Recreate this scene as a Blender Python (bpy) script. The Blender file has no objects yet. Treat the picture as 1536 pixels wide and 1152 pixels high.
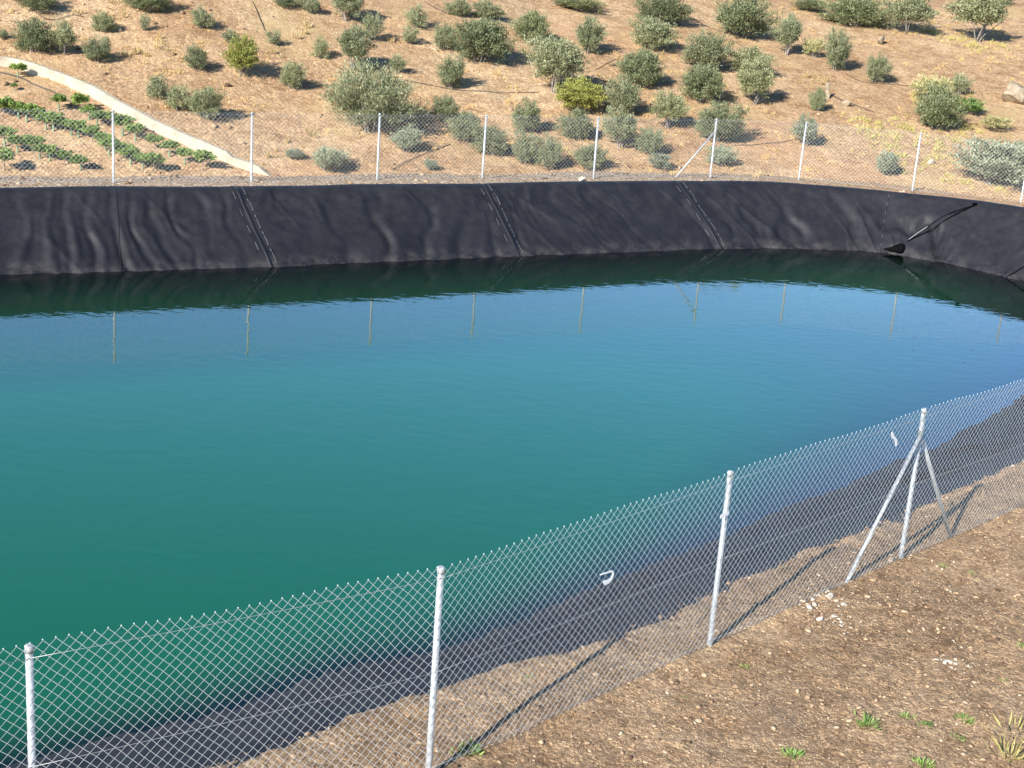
# Irrigation pond on a hillside olive grove: black liner, chain-link fences, vines and a white channel wall.
import math, random
import numpy as np

# ------------------------------------------------------------------ numeric helpers
def _hash(ix, iy, seed):
    h = (ix.astype(np.int64) * 374761393 + iy.astype(np.int64) * 668265263 + seed * 1442695041) & 0x7fffffff
    h = ((h ^ (h >> 13)) * 1274126177) & 0x7fffffff
    h = ((h ^ (h >> 16)) * 1103515245) & 0x7fffffff
    return (h & 0xffff) / 65535.0

def vnoise(x, y, seed=0):
    """smooth value noise in [-1, 1]"""
    x = np.asarray(x, float); y = np.asarray(y, float)
    ix = np.floor(x); iy = np.floor(y)
    fx = x - ix; fy = y - iy
    fx = fx * fx * fx * (fx * (fx * 6 - 15) + 10); fy = fy * fy * fy * (fy * (fy * 6 - 15) + 10)
    ix = ix.astype(np.int64); iy = iy.astype(np.int64)
    a = _hash(ix, iy, seed); b = _hash(ix + 1, iy, seed); c = _hash(ix, iy + 1, seed); d = _hash(ix + 1, iy + 1, seed)
    return ((a * (1 - fx) + b * fx) * (1 - fy) + (c * (1 - fx) + d * fx) * fy) * 2 - 1

def fbm(x, y, seed=0, octv=3):
    s = 0; a = 1.0
    for k in range(octv):
        s = s + a * vnoise(x * 2 ** k + 17.3 * k, y * 2 ** k - 9.1 * k, seed + k); a *= .5
    return s / 1.75

def sstep(a, b, x):
    t = np.clip((np.asarray(x, float) - a) / (b - a), 0, 1)
    return t * t * (3 - 2 * t)

# ------------------------------------------------------------------ the pond outline: waterline point, crest point, crest height
ST = [(-30, 26.6, -31.1, 28.75, 1.73), (-12.92, 35.36, -13.95, 37.57, 1.73), (-9.99, 36.86, -11.1, 39.05, 1.73),
      (-6.83, 38.48, -8.0, 40.63, 1.72), (-3.42, 40.5, -4.7, 42.5, 1.72), (-.14, 42.36, -1.5, 44.32, 1.72),
      (2.37, 43.79, 1.0, 45.8, 1.72), (6.28, 45.88, 5.1, 48.12, 1.70), (9.0, 46.91, 8.3, 49.3, 1.73),
      (12.2, 47.12, 12.6, 49.2, 1.72), (13.93, 45.86, 15.4, 47.85, 1.8), (15.46, 44.24, 17.3, 45.85, 1.82),
      (16.5, 42.0, 18.9, 42.6, 1.8), (16.2, 39.6, 18.8, 38.9, 1.7), (15.0, 37.0, 17.5, 35.6, 1.62),
      (13.2, 34.2, 15.7, 32.4, 1.55), (11.34, 31.2, 13.7, 29.3, 1.48), (8.88, 27.65, 11.2, 25.6, 1.39),
      (6.84, 25.35, 9.0, 22.85, 1.37), (5.27, 23.55, 7.3, 21.0, 1.37), (3.1, 21.07, 5.2, 18.75, 1.37),
      (1.38, 19.17, 3.4, 16.95, 1.37), (.23, 17.85, 2.3, 15.72, 1.37), (-.72, 16.92, 1.0, 14.4, 1.37),
      (-1.84, 16.26, -.4, 13.25, 1.37), (-3.07, 15.08, -1.5, 12.3, 1.37), (-3.93, 14.42, -2.3, 11.55, 1.37),
      (-4.76, 13.79, -3.2, 10.8, 1.37), (-12, 8.6, -10.5, 5.5, 1.37), (-28, -2, -27, -5, 1.5),
      (-36, 4, -39, 2.5, 1.6), (-38, 18, -40.5, 19, 1.7)]
STA = np.array(ST, float); NST = len(ST)

def station(u):
    """waterline xy, crest xy, crest z at parameter u (0..NST, closed)"""
    u = np.asarray(u, float) % NST
    i = np.floor(u).astype(int); f = (u - i)[:, None]
    p0, p1, p2, p3 = (STA[(i + k - 1) % NST] for k in range(4))
    # centripetal-ish tangents so that uneven spacing does not overshoot
    l1 = np.linalg.norm(p2[:, 2:4] - p1[:, 2:4], axis=1)[:, None]
    l0 = np.linalg.norm(p1[:, 2:4] - p0[:, 2:4], axis=1)[:, None]
    l2 = np.linalg.norm(p3[:, 2:4] - p2[:, 2:4], axis=1)[:, None]
    m1 = ((p2 - p1) / l1 * l0 + (p1 - p0) / l0 * l1) / (l0 + l1) * l1
    m2 = ((p3 - p2) / l2 * l1 + (p2 - p1) / l1 * l2) / (l1 + l2) * l1
    f2 = f * f; f3 = f2 * f
    q = (2 * f3 - 3 * f2 + 1) * p1 + (f3 - 2 * f2 + f) * m1 + (-2 * f3 + 3 * f2) * p2 + (f3 - f2) * m2
    return q[:, 0:2], q[:, 2:4], q[:, 4]

_U = np.linspace(0, NST, 6400, endpoint=False)
_W, _C, _Z = station(_U)
_ARC = np.concatenate([[0], np.cumsum(np.linalg.norm(np.diff(_C, axis=0), axis=1))])   # arc length along the crest

def crest_distance(x, y):
    x = np.atleast_1d(np.asarray(x, float)); y = np.atleast_1d(np.asarray(y, float))
    out = np.empty(len(x))
    for k in range(0, len(x), 400):
        d2 = (x[k:k + 400, None] - _C[None, :, 0]) ** 2 + (y[k:k + 400, None] - _C[None, :, 1]) ** 2
        out[k:k + 400] = np.sqrt(d2.min(1))
    return out

# ------------------------------------------------------------------ terrain height outside the crest, d metres from it
def hill(x, y):
    kx = [-60, -30, -14, 0, 16, 40]
    y0 = np.interp(x, kx, [28, 38, 43.5, 52, 57, 62])
    z0 = np.interp(x, kx, [-.4, -.3, -.1, .9, 1.1, 1.4])
    g = np.interp(x, kx, [.30, .29, .28, .217, .20, .19])
    t = np.maximum(y - y0, -6)
    rise = np.where(t > 31, 31 + 9 * (1 - np.exp(-(np.minimum(t, 500) - 31) / 9)), t)   # rounds off beyond the top of the grove
    n = .16 * fbm(x * .09, y * .09, 3) + .10 * fbm(x * .35, y * .35, 8) * sstep(0, 4, t)
    return z0 + g * rise + n * sstep(-2, 6, t)

def ground_z(x, y, d):
    x = np.asarray(x, float); y = np.asarray(y, float); d = np.asarray(d, float)
    side = -.5 * (x - 17) + .87 * (y - 40)
    k = sstep(2.7, 4.6, d + .25 * vnoise(x * .5, y * .5, 5))
    far = 1.60 + .03 * fbm(x * .8, y * .8, 11) - .02 * sstep(1.6, 2.6, d)
    far = far * (1 - k) + hill(x, y) * k
    r = np.sqrt(x * x + y * y)
    bank = 7.1 - .66 * r
    near = 1.58 + .05 * fbm(x * .7, y * .7, 21) * sstep(.3, 1.2, d)
    near = np.where(bank > near - .6, near + .5 * (np.maximum(bank - near + .6, 0)) ** 2 / (np.maximum(bank - near + .6, 0) + .6), near)
    near = near + .012 * np.maximum(d - 4, 0)
    w = sstep(-5, 7, side)
    return near * (1 - w) + far * w

def gz(x, y):
    x = np.atleast_1d(x); y = np.atleast_1d(y)
    return ground_z(x, y, crest_distance(x, y))
# world positions of what grows on the slope: x, y, width, height, kind, label
TREES = [
 (-18.77, 55.65, 1.40, 1.35, 'D', 'wide dark olive bush above the top end of the white wall, beside a trunked olive'),
 (-17.70, 55.83, 1.02, 1.18, 'T', 'small round olive with a bare trunk, between the wide dark bush and the wall'),
 (-17.10, 58.80, 0.95, 0.90, 'O', 'small olive bush alone uphill of the two olives near the white wall top'),
 (-16.44, 55.80, 1.12, 0.96, 'O', 'grey green olive bush just above the white wall, next downhill from the trunked olive'),
 (-20.23, 56.39, 0.55, 0.44, 'S', 'tiny dark shrub cut by the picture edge, beside the wide dark olive'),
 (-20.04, 59.74, 1.67, 0.98, 'D', 'dark olive bush cut by the top edge, straight uphill of the wide dark olive'),
 (-15.65, 59.49, 0.45, 0.68, 'S', 'thin sapling with a slim shadow, beside the small lone olive bush'),
 (-13.66, 60.74, 0.91, 0.97, 'O', 'round olive bush with a black shadow, downhill of the dry straw patch'),
 (-15.98, 61.60, 1.92, 1.05, 'D', 'wide olive bush cut by the top edge, with straw coloured grass at its foot'),
 (-12.87, 56.61, 0.90, 1.01, 'O', 'upright olive bush uphill of the three scrubby bushes in a line'),
 (-12.29, 59.79, 0.78, 0.67, 'S', 'faint pale sapling directly behind the yellow green bush'),
 (-11.28, 56.96, 1.33, 1.38, 'Y', 'yellow green leafy bush with a ragged shadow on the bare slope'),
 (-10.71, 60.83, 0.68, 0.62, 'S', 'small grey sapling uphill between the yellow green bush and the big olives'),
 (-9.29, 56.91, 1.01, 1.11, 'O', 'olive bush with a grey top alone on bare soil, uphill of the largest bush'),
 (-13.62, 53.32, 0.96, 0.86, 'S', 'pale scrubby bush, uppermost of three in a line beside the white wall'),
 (-12.66, 52.56, 1.04, 0.94, 'S', 'grey scrubby bush, middle one of three in a line beside the white wall'),
 (-11.65, 52.34, 1.28, 1.33, 'O', 'olive bush with a long shadow, lowest of three in a line beside the white wall'),
 (-8.79, 60.68, 0.73, 0.90, 'S', 'small round olive sapling with short shadow, beside the tall trunked olive bush'),
 (-11.08, 65.36, 1.03, 0.55, 'D', 'dark olive bush at the top edge, uphill of the small grey sapling'),
 (-9.85, 65.51, 0.79, 0.79, 'S', 'narrow sapling near the top edge, between two cut off olives'),
 (-8.13, 50.51, 0.71, 0.42, 'G', 'low grey scrub behind the fence near the end of the white wall'),
 (-6.83, 49.91, 1.44, 0.88, 'G', 'blue grey scrub bush behind the fence, beside the low grey scrub'),
 (-8.40, 65.65, 1.75, 1.51, 'T', 'olive tree with a black shadow cut by the top edge, uphill of the tall bush'),
 (-7.40, 60.12, 1.61, 1.72, 'T', 'tall loose olive bush with a dark open base, uphill of the largest bush'),
 (-7.12, 63.95, 1.00, 1.18, 'S', 'thin pale olive sapling, tucked above the tall loose olive bush'),
 (-5.63, 60.55, 0.78, 0.89, 'S', 'slender pale sapling just uphill of the largest bush'),
 (-5.45, 66.87, 1.04, 1.04, 'S', 'pale round sapling, upper one of a close pair on the upper slope'),
 (-5.49, 64.68, 0.83, 0.83, 'S', 'pale round sapling, lower one of a close pair on the upper slope'),
 (-5.89, 54.16, 3.21, 2.41, 'B', 'largest bush on the slope, wide and feathery, just behind the fence'),
 (-4.02, 64.76, 1.13, 1.19, 'O', 'small dark olive touching the side of the big dense olive'),
 (-3.69, 70.04, 1.41, 0.90, 'O', 'olive bush at the top edge, uphill of the big dense olive'),
 (-2.46, 64.08, 2.41, 2.23, 'D', 'big dense dark olive with deep black shadow on the upper slope'),
 (-2.46, 70.56, 1.48, 0.97, 'O', 'olive crown rising straight behind the big dense olive'),
 (-3.35, 60.20, 1.16, 1.38, 'O', 'upright egg shaped olive alone below the big dense olive'),
 (-0.28, 68.54, 1.76, 1.63, 'D', 'dense half round olive bush beside the big dense olive'),
 (2.27, 68.11, 1.37, 1.87, 'O', 'tall narrow olive between the half round bush and the olive chain'),
 (0.79, 61.62, 2.43, 2.32, 'T', 'big pale olive with visible trunk, uphill of the bright yellow green bush'),
 (1.87, 59.46, 2.08, 1.26, 'Y', 'bright yellow green broom bush at the foot of the big pale olive'),
 (-4.39, 52.61, 1.07, 1.02, 'G', 'small grey bush behind the fence, downhill of the largest bush'),
 (-3.35, 56.42, 1.09, 1.09, 'O', 'olive bush, topmost of a descending trio behind the fence'),
 (-2.47, 54.53, 1.26, 1.31, 'O', 'olive bush in the middle of a descending trio behind the fence'),
 (-1.40, 53.66, 1.34, 1.24, 'O', 'olive bush behind a fence post, lowest of a descending trio'),
 (-0.16, 56.55, 1.30, 1.35, 'O', 'pale round olive behind the fence, uphill of a close pair'),
 (-0.18, 53.18, 1.03, 1.27, 'O', 'narrow olive just behind the fence, first of a close pair'),
 (0.75, 53.07, 1.17, 1.32, 'O', 'pale topped olive just behind the fence, second of a close pair'),
 (1.78, 56.58, 1.51, 1.35, 'O', 'olive bush behind the fence, straight below the bright yellow green bush'),
 (2.19, 53.59, 1.24, 1.09, 'O', 'low rounded olive at the foot of a fence post, under the yellow green bush'),
 (3.46, 56.27, 1.50, 1.50, 'T', 'dark open based olive behind the fence, next to a post near the braced one'),
 (-3.41, 51.24, 0.47, 0.47, 'G', 'tiny pale tuft like shrub at the berm edge behind the fence'),
 (3.70, 60.08, 1.55, 1.60, 'O', 'olive at the bottom of the chain of three olives climbing the slope'),
 (4.60, 64.40, 2.07, 1.83, 'D', 'full olive in the middle of the chain of three climbing the slope'),
 (5.45, 70.37, 2.19, 1.74, 'O', 'olive near the top of the chain, under the tree cut by the edge'),
 (6.12, 75.44, 2.63, 1.59, 'D', 'large olive cut by the top edge, heading the chain of olives'),
 (1.88, 75.83, 2.56, 0.76, 'D', 'olive cut by the top edge with yellow grass along its shadow'),
 (4.63, 56.06, 1.19, 1.09, 'O', 'pale small olive behind the fence, near the braced post strut'),
 (4.85, 54.50, 0.86, 0.71, 'G', 'low pale grey shrub at the berm, beside the braced post strut'),
 (5.50, 59.15, 1.42, 1.47, 'T', 'olive with stems showing, just above the fence top near the braced post'),
 (10.16, 75.23, 2.91, 2.29, 'D', 'big olive clump at the upper slope with a crisp shadow, beside a small olive'),
 (7.69, 68.25, 2.26, 1.82, 'O', 'upper olive of an overlapping pair above the braced post'),
 (7.09, 63.20, 2.04, 1.87, 'D', 'lower olive of an overlapping pair above the braced post, dark below'),
 (9.87, 68.52, 2.03, 1.46, 'O', 'upper olive of the next overlapping pair, beside the first pair'),
 (9.48, 64.05, 1.90, 1.84, 'T', 'lower olive of the next overlapping pair, with trunk and shadow'),
 (12.16, 73.07, 1.56, 1.90, 'T', 'single upright olive with a trunk, between the big clump and the slim olive'),
 (14.22, 71.26, 1.33, 2.06, 'O', 'slim two lobed olive beside tufts of yellow grass'),
 (16.05, 70.53, 1.26, 1.39, 'O', 'small round olive alone on open soil, with a short shadow'),
 (12.23, 63.99, 0.78, 1.19, 'O', 'small egg shaped olive beside two pale rocks'),
 (7.47, 58.54, 2.01, 1.74, 'O', 'wide pale olive directly behind the braced fence post'),
 (7.28, 55.77, 1.19, 0.88, 'G', 'grey bush at the foot of the braced fence post'),
 (11.08, 59.30, 1.11, 1.27, 'G', 'grey green bush split by a fence post, next beyond the braced post'),
 (17.47, 64.16, 2.01, 2.01, 'D', 'dark dense olive with pale brush behind it, above the last fence post'),
 (19.90, 70.13, 1.07, 1.13, 'S', 'light green sapling behind the dark dense olive'),
 (18.15, 68.28, 1.62, 1.10, 'W', 'pale yellow brush right behind the dark dense olive'),
 (19.57, 67.12, 1.34, 0.64, 'L', 'low bright green mound shrub beside the dark dense olive'),
 (19.67, 80.38, 2.80, 2.12, 'T', 'olive with grey stems and yellow grass under it, near the top edge'),
 (17.02, 81.36, 3.49, 1.82, 'D', 'wide dark olive near the top edge, over yellow grass'),
 (14.82, 83.37, 1.70, 0.85, 'D', 'small dark olive at the top edge, beside the wide dark one'),
 (23.35, 80.46, 3.06, 2.37, 'M', 'spreading olive with several bare trunks, near the corner of the grove'),
 (27.55, 91.67, 1.57, 0.70, 'D', 'dark olive tip at the top edge behind the many trunked olive'),
 (13.90, 57.15, 1.03, 1.03, 'G', 'rounded grey bush behind the fence, amid yellow grass'),
 (18.16, 57.50, 3.22, 2.00, 'G', 'large silvery scrub thicket behind the last fence bay'),
 (19.76, 59.14, 1.72, 1.60, 'G', 'silvery scrub beside the large thicket, cut by the picture edge'),
 (13.52, 73.35, 1.02, 0.89, 'W', 'small yellow green brush uphill next to the slim two lobed olive'),
 (20.23, 65.00, 1.37, 0.62, 'W', 'pale brush tuft above the large silvery thicket'),
 (-10.33, 65.77, 0.67, 0.73, 'S', 'small sapling cut by the top edge, beside the narrow sapling'),
]
VINES = [  # x, y, row, place in row
 (-18.23, 49.84, 0, 0),
 (-17.86, 49.64, 0, 1),
 (-17.38, 49.74, 0, 2),
 (-17.05, 49.57, 0, 3),
 (-16.67, 49.51, 0, 4),
 (-16.28, 49.23, 0, 5),
 (-16.03, 49.23, 0, 6),
 (-15.67, 49.29, 0, 7),
 (-15.40, 49.14, 0, 8),
 (-15.14, 49.08, 0, 9),
 (-14.64, 48.99, 0, 10),
 (-14.08, 48.54, 0, 11),
 (-13.84, 48.15, 0, 12),
 (-13.37, 47.89, 0, 13),
 (-13.02, 47.73, 0, 14),
 (-12.60, 47.63, 0, 15),
 (-12.21, 47.49, 0, 16),
 (-17.06, 47.46, 1, 0),
 (-16.56, 47.20, 1, 1),
 (-16.10, 47.38, 1, 2),
 (-15.79, 47.09, 1, 3),
 (-15.45, 47.04, 1, 4),
 (-14.95, 46.96, 1, 5),
 (-14.38, 46.79, 1, 6),
 (-16.38, 50.89, 2, 0),
 (-15.64, 50.92, 2, 1),
 (-15.19, 50.47, 2, 2),
 (-14.82, 50.16, 2, 3),
 (-14.50, 50.22, 2, 4),
 (-13.85, 49.77, 2, 5),
 (-13.35, 49.55, 2, 6),
 (-12.60, 49.17, 2, 7),
 (-12.01, 48.81, 2, 8),
 (-11.42, 48.48, 2, 9),
 (-10.76, 48.25, 2, 10),
 (-18.57, 53.19, 3, 0),
 (-18.26, 51.94, 3, 1),
 (-16.50, 45.84, 4, 0),
]
WALL = [(-20.18, 53.86), (-19.50, 53.99), (-18.44, 53.76), (-17.50, 53.48), (-16.45, 52.79), (-15.60, 52.34), (-14.51, 51.43), (-13.66, 50.87), (-12.98, 50.47), (-11.68, 49.84), (-10.64, 49.31), (-10.04, 49.12), (-9.39, 48.95)]
HOSES = [[(-5.27, 59.76), (-4.19, 59.84), (-2.98, 60.06), (-1.77, 60.32), (-0.83, 60.91), (0.15, 61.39)],
 [(2.63, 65.50), (3.00, 66.37), (3.81, 68.18)],
 [(14.68, 70.95), (14.93, 70.52), (15.29, 70.00), (16.01, 70.16), (16.76, 70.38), (18.01, 70.59)],
 [(13.38, 67.03), (13.68, 66.51), (14.15, 66.06), (14.62, 65.70), (15.03, 65.31)],
 [(8.05, 58.17), (8.73, 58.54), (9.40, 58.97), (10.03, 59.31), (10.59, 59.65)],
 [(-19.42, 53.43), (-18.82, 53.29), (-18.34, 53.08), (-17.70, 52.61), (-17.30, 52.48), (-16.90, 52.19), (-16.49, 51.84), (-16.08, 51.58)],
 [(-4.72, 50.73), (-4.30, 51.69), (-3.83, 52.45), (-3.36, 53.16), (-2.93, 53.93)],
 [(7.89, 77.42), (8.25, 76.36), (8.69, 75.79), (9.44, 75.54)],
 [(-12.40, 64.80), (-12.08, 64.04), (-11.72, 63.07), (-11.30, 61.93)],
 [(-5.45, 71.08), (-4.80, 70.18), (-4.17, 69.81)],
 [(2.53, 64.30), (2.96, 64.18), (3.51, 64.10)],
 [(-19.94, 59.43), (-19.46, 58.86), (-19.05, 58.91), (-18.80, 59.46), (-18.70, 59.90), (-18.20, 59.85)]]
HILL_ROCKS = [(22.17, 69.77, 1.54, 1.14), (13.13, 66.62, 0.56, 0.75), (13.90, 65.65, 0.61, 0.43), (17.66, 77.74, 0.95, 0.51), (16.16, 59.27, 0.85, 0.28), (1.75, 47.36, 0.44, 0.17)]
TUFTS = [(-17.24, 60.70, 0.87), (-16.81, 60.14, 0.57), (-18.47, 60.30, 0.40), (-15.19, 57.54, 0.82), (-15.61, 56.72, 0.54), (-14.84, 58.72, 0.55), (12.83, 69.87, 0.52), (13.05, 68.65, 0.51), (13.57, 69.56, 0.65), (12.27, 67.80, 0.57), (12.46, 64.56, 0.24), (-10.58, 60.01, 0.45), (-6.25, 64.37, 0.30), (-9.96, 62.69, 0.70), (-9.39, 49.85, 0.56), (-7.84, 53.05, 0.59), (-8.22, 51.06, 0.57), (-6.18, 53.38, 0.49)]
YELLOW_GRASS = [(14.66, 58.04, 0.72), (14.90, 59.86, 0.57), (15.92, 58.89, 0.67), (16.99, 60.03, 0.86), (16.83, 61.72, 0.88), (15.23, 62.21, 0.88), (16.27, 63.09, 0.72), (18.09, 63.47, 0.91), (19.27, 64.73, 0.93), (14.07, 62.09, 0.70), (14.58, 63.24, 0.89), (19.68, 61.85, 0.89), (18.28, 59.69, 0.57), (17.15, 57.35, 0.55), (18.36, 56.95, 0.55), (17.69, 68.27, 0.97), (18.64, 69.75, 0.79), (20.56, 70.51, 0.54), (17.81, 82.26, 1.15), (21.19, 81.83, 0.93), (22.63, 79.62, 1.36), (24.51, 79.98, 0.76), (2.70, 76.27, 0.70), (1.40, 54.90, 0.40), (2.78, 54.68, 0.40), (16.05, 64.79, 0.73), (14.61, 60.49, 0.86), (16.40, 57.50, 0.66), (14.11, 63.86, 0.60)]
WEEDS = [(-0.15, 12.02, 0.28, 0.22), (2.69, 14.11, 0.13, 0.08), (2.93, 12.34, 0.24, 0.22), (3.77, 12.96, 0.27, 0.15), (4.36, 13.04, 0.18, 0.17), (4.63, 12.83, 0.15, 0.12), (4.19, 13.20, 0.16, 0.10), (5.04, 12.56, 0.30, 0.42), (5.94, 15.03, 0.16, 0.13), (5.48, 14.18, 0.10, 0.06), (4.80, 13.21, 0.21, 0.08), (5.64, 17.30, 0.11, 0.06), (5.98, 17.15, 0.10, 0.06), (1.99, 13.33, 0.07, 0.06), (4.15, 12.29, 0.21, 0.13), (0.34, 13.49, 0.15, 0.08)]
RUBBLE = [(3.60, 15.76), (3.64, 15.64), (3.73, 15.89), (3.83, 16.02), (3.92, 16.07), (3.98, 16.03), (4.01, 15.87), (3.92, 15.45), (3.94, 15.39), (3.96, 15.32), (3.72, 15.32), (3.94, 15.96), (4.08, 15.79), (3.72, 15.74), (4.92, 14.47), (4.99, 14.51), (5.04, 14.47)]

# ================================================================== Blender
import bpy
from mathutils import Vector, Matrix

SC = bpy.context.scene
COL = SC.collection
rng = np.random.default_rng(7)
random.seed(7)

# ------------------------------------------------------------------ materials
class N:
    """small node builder"""
    def __init__(self, name):
        self.m = bpy.data.materials.new(name); self.m.use_nodes = True
        self.t = self.m.node_tree; self.t.nodes.clear()
        self.out = self.t.nodes.new('ShaderNodeOutputMaterial')
    def n(self, typ, ins=None, **kw):
        d = self.t.nodes.new('ShaderNode' + typ)
        for k, v in kw.items(): setattr(d, k, v)
        for k, v in (ins or {}).items():
            s = d.inputs[k]
            if isinstance(v, bpy.types.NodeSocket): self.t.links.new(v, s)
            elif isinstance(v, (tuple, list)) and len(v) == 3 and s.type == 'RGBA': s.default_value = (*v, 1)
            else: s.default_value = v
        return d
    def coord(self, scale=None):
        c = self.n('NewGeometry').outputs['Position']
        return c
    def noise(self, vec, scale, detail=3, rough=.55, dist=0.0):
        return self.n('TexNoise', {'Vector': vec, 'Scale': scale, 'Detail': detail, 'Roughness': rough, 'Distortion': dist}).outputs['Fac']
    def ramp(self, fac, stops):
        r = self.n('ValToRGB', {'Fac': fac}); e = r.color_ramp.elements
        while len(e) < len(stops): e.new(.5)
        for k, (p, c) in enumerate(stops):
            e[k].position = p; e[k].color = (*c, 1) if isinstance(c, tuple) else (c, c, c, 1)
        return r.outputs['Color']
    def mix(self, fac, a, b, blend='MIX'):
        d = self.t.nodes.new('ShaderNodeMix'); d.data_type = 'RGBA'; d.blend_type = blend
        for s, v in ((d.inputs[0], fac), (d.inputs[6], a), (d.inputs[7], b)):
            if isinstance(v, bpy.types.NodeSocket): self.t.links.new(v, s)
            elif isinstance(v, tuple): s.default_value = (*v, 1)
            else: s.default_value = v
        return d.outputs[2]
    def math(self, op, a, b=0.0, c=None):
        d = self.n('Math', operation=op)
        for s, v in zip(d.inputs, (a, b, c)):
            if v is None: continue
            if isinstance(v, bpy.types.NodeSocket): self.t.links.new(v, s)
            else: s.default_value = v
        return d.outputs[0]
    def attr(self, name, what='Fac'):
        return self.n('Attribute', attribute_name=name).outputs[what]
    def bump(self, h, dist, strength=1.0, prev=None):
        ins = {'Height': h, 'Distance': dist, 'Strength': strength}
        if prev is not None: ins['Normal'] = prev
        return self.n('Bump', ins).outputs['Normal']
    def pbr(self, **kw):
        names = {'color': 'Base Color', 'rough': 'Roughness', 'metal': 'Metallic', 'normal': 'Normal', 'spec': 'Specular IOR Level', 'ior': 'IOR', 'alpha': 'Alpha', 'sheen': 'Sheen Weight'}
        d = self.n('BsdfPrincipled', {names[k]: v for k, v in kw.items()})
        return d.outputs[0]
    def done(self, sh):
        self.t.links.new(sh, self.out.inputs['Surface']); return self.m

def soil_material(name, base, pale, dark, big, gravel, stone, grav_scale, bump_d):
    m = N(name); p = m.coord()
    n1 = m.noise(p, big, 5, .6); n2 = m.noise(p, big * 7, 4, .65); n3 = m.noise(p, big * 40, 3, .7)
    c = m.ramp(n1, [(.34, dark), (.50, base), (.68, pale)])
    c = m.mix(m.ramp(n2, [(.36, 1.0), (.56, 0.0)]), c, m.mix(1.0, c, (.72, .66, .60), 'MULTIPLY'))
    c = m.mix(m.ramp(n3, [(.50, 0.0), (.74, .75)]), c, pale)
    v = m.n('TexVoronoi', {'Vector': p, 'Scale': grav_scale, 'Randomness': 1.0})
    vd, vc = v.outputs['Distance'], v.outputs['Color']
    v2 = m.n('TexVoronoi', {'Vector': p, 'Scale': grav_scale * 2.7, 'Randomness': 1.0})
    sep = m.n('SeparateColor', {'Color': vc}).outputs[0]
    sep2 = m.n('SeparateColor', {'Color': v2.outputs['Color']}).outputs[0]
    c = m.mix(gravel, c, m.mix(1.0, c, m.ramp(sep, [(.0, (.52, .48, .45)), (.45, (.95, .92, .9)), (.8, (1.25, 1.2, 1.12)), (1.0, stone)]), 'MULTIPLY'))
    c = m.mix(gravel * .8, c, m.mix(1.0, c, m.ramp(sep2, [(.0, (.6, .56, .52)), (.55, (1.0, 1.0, 1.0)), (1.0, (1.4, 1.36, 1.3))]), 'MULTIPLY'))
    h = m.math('MULTIPLY_ADD', m.math('SUBTRACT', .55, vd), sep, m.math('MULTIPLY', n2, .8))
    nb = m.bump(h, bump_d)
    nb = m.bump(m.math('SUBTRACT', .6, v2.outputs['Distance']), bump_d * .5, 1.0, nb)
    nb = m.bump(n3, bump_d * .8, .8, nb)
    return m, c, nb

m, c, nb = soil_material('hill_soil', (.43, .293, .172), (.49, .36, .225), (.36, .235, .135), .16, .55, (1.5, 1.46, 1.38), 8, .035)
p = m.coord()
straw = m.ramp(m.noise(p, .23, 4, .6), [(.56, 0.0), (.72, .55)])
c = m.mix(straw, c, (.46, .34, .17))
red = m.ramp(m.noise(m.n('VectorMath', {0: p, 1: (31, 7, 3)}, operation='ADD').outputs[0], .12, 3, .55), [(.56, 0.0), (.75, .5)])
c = m.mix(red, c, (.40, .225, .125))
grav = m.attr('gravel')
v = m.n('TexVoronoi', {'Vector': p, 'Scale': 16.0}); gv = m.n('SeparateColor', {'Color': v.outputs['Color']}).outputs[0]
gc = m.ramp(gv, [(0, (.17, .125, .085)), (.4, (.29, .22, .155)), (.8, (.40, .32, .24)), (1, (.55, .48, .40))])
c = m.mix(grav, c, gc)
M_HILL = m.done(m.pbr(color=c, rough=.95, normal=nb, spec=.15))

m, c, nb = soil_material('bank_soil', (.325, .228, .140), (.40, .293, .19), (.24, .165, .10), .35, .75, (1.5, 1.44, 1.34), 24, .016)
p = m.coord()
damp = m.ramp(m.noise(p, .55, 4, .6), [(.60, 0.0), (.75, .55)])
c = m.mix(damp, c, (.20, .145, .10))
M_BANK = m.done(m.pbr(color=c, rough=.95, normal=nb, spec=.2))

def leaf_material(name, col, col2, trans=.16):
    m = N(name)
    t = m.attr('tint'); oi = m.n('ObjectInfo').outputs['Random']
    c = m.mix(t, col, col2)
    c = m.mix(1.0, c, m.ramp(oi, [(0, (.78, .80, .78)), (.5, (1.0, 1.0, 1.0)), (1, (1.2, 1.16, 1.08))]), 'MULTIPLY')
    d = m.pbr(color=c, rough=.55, spec=.35)
    tr = m.n('BsdfTranslucent', {'Color': c}).outputs[0]
    return m.done(m.n('MixShader', {0: trans, 1: d, 2: tr}).outputs[0])

M_OLIVE = leaf_material('olive_leaves', (.115, .135, .058), (.37, .385, .225))
M_DARK = leaf_material('dark_olive_leaves', (.072, .094, .036), (.28, .305, .165))
M_GREY = leaf_material('grey_scrub_leaves', (.165, .195, .12), (.35, .38, .27))
M_YEL = leaf_material('yellow_green_leaves', (.20, .205, .045), (.40, .40, .10))
M_PALE = leaf_material('pale_brush_leaves', (.33, .32, .13), (.52, .48, .25))
M_LOW = leaf_material('low_shrub_leaves', (.10, .17, .045), (.22, .32, .09))
M_VINE = leaf_material('vine_leaves', (.10, .16, .04), (.28, .38, .10))
M_WEED = leaf_material('weed_leaves', (.13, .24, .05), (.30, .42, .11))
M_STRAW = leaf_material('straw', (.42, .29, .12), (.62, .47, .24), .2)
M_YGR = leaf_material('yellow_grass_blades', (.40, .36, .11), (.58, .50, .20), .2)

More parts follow.
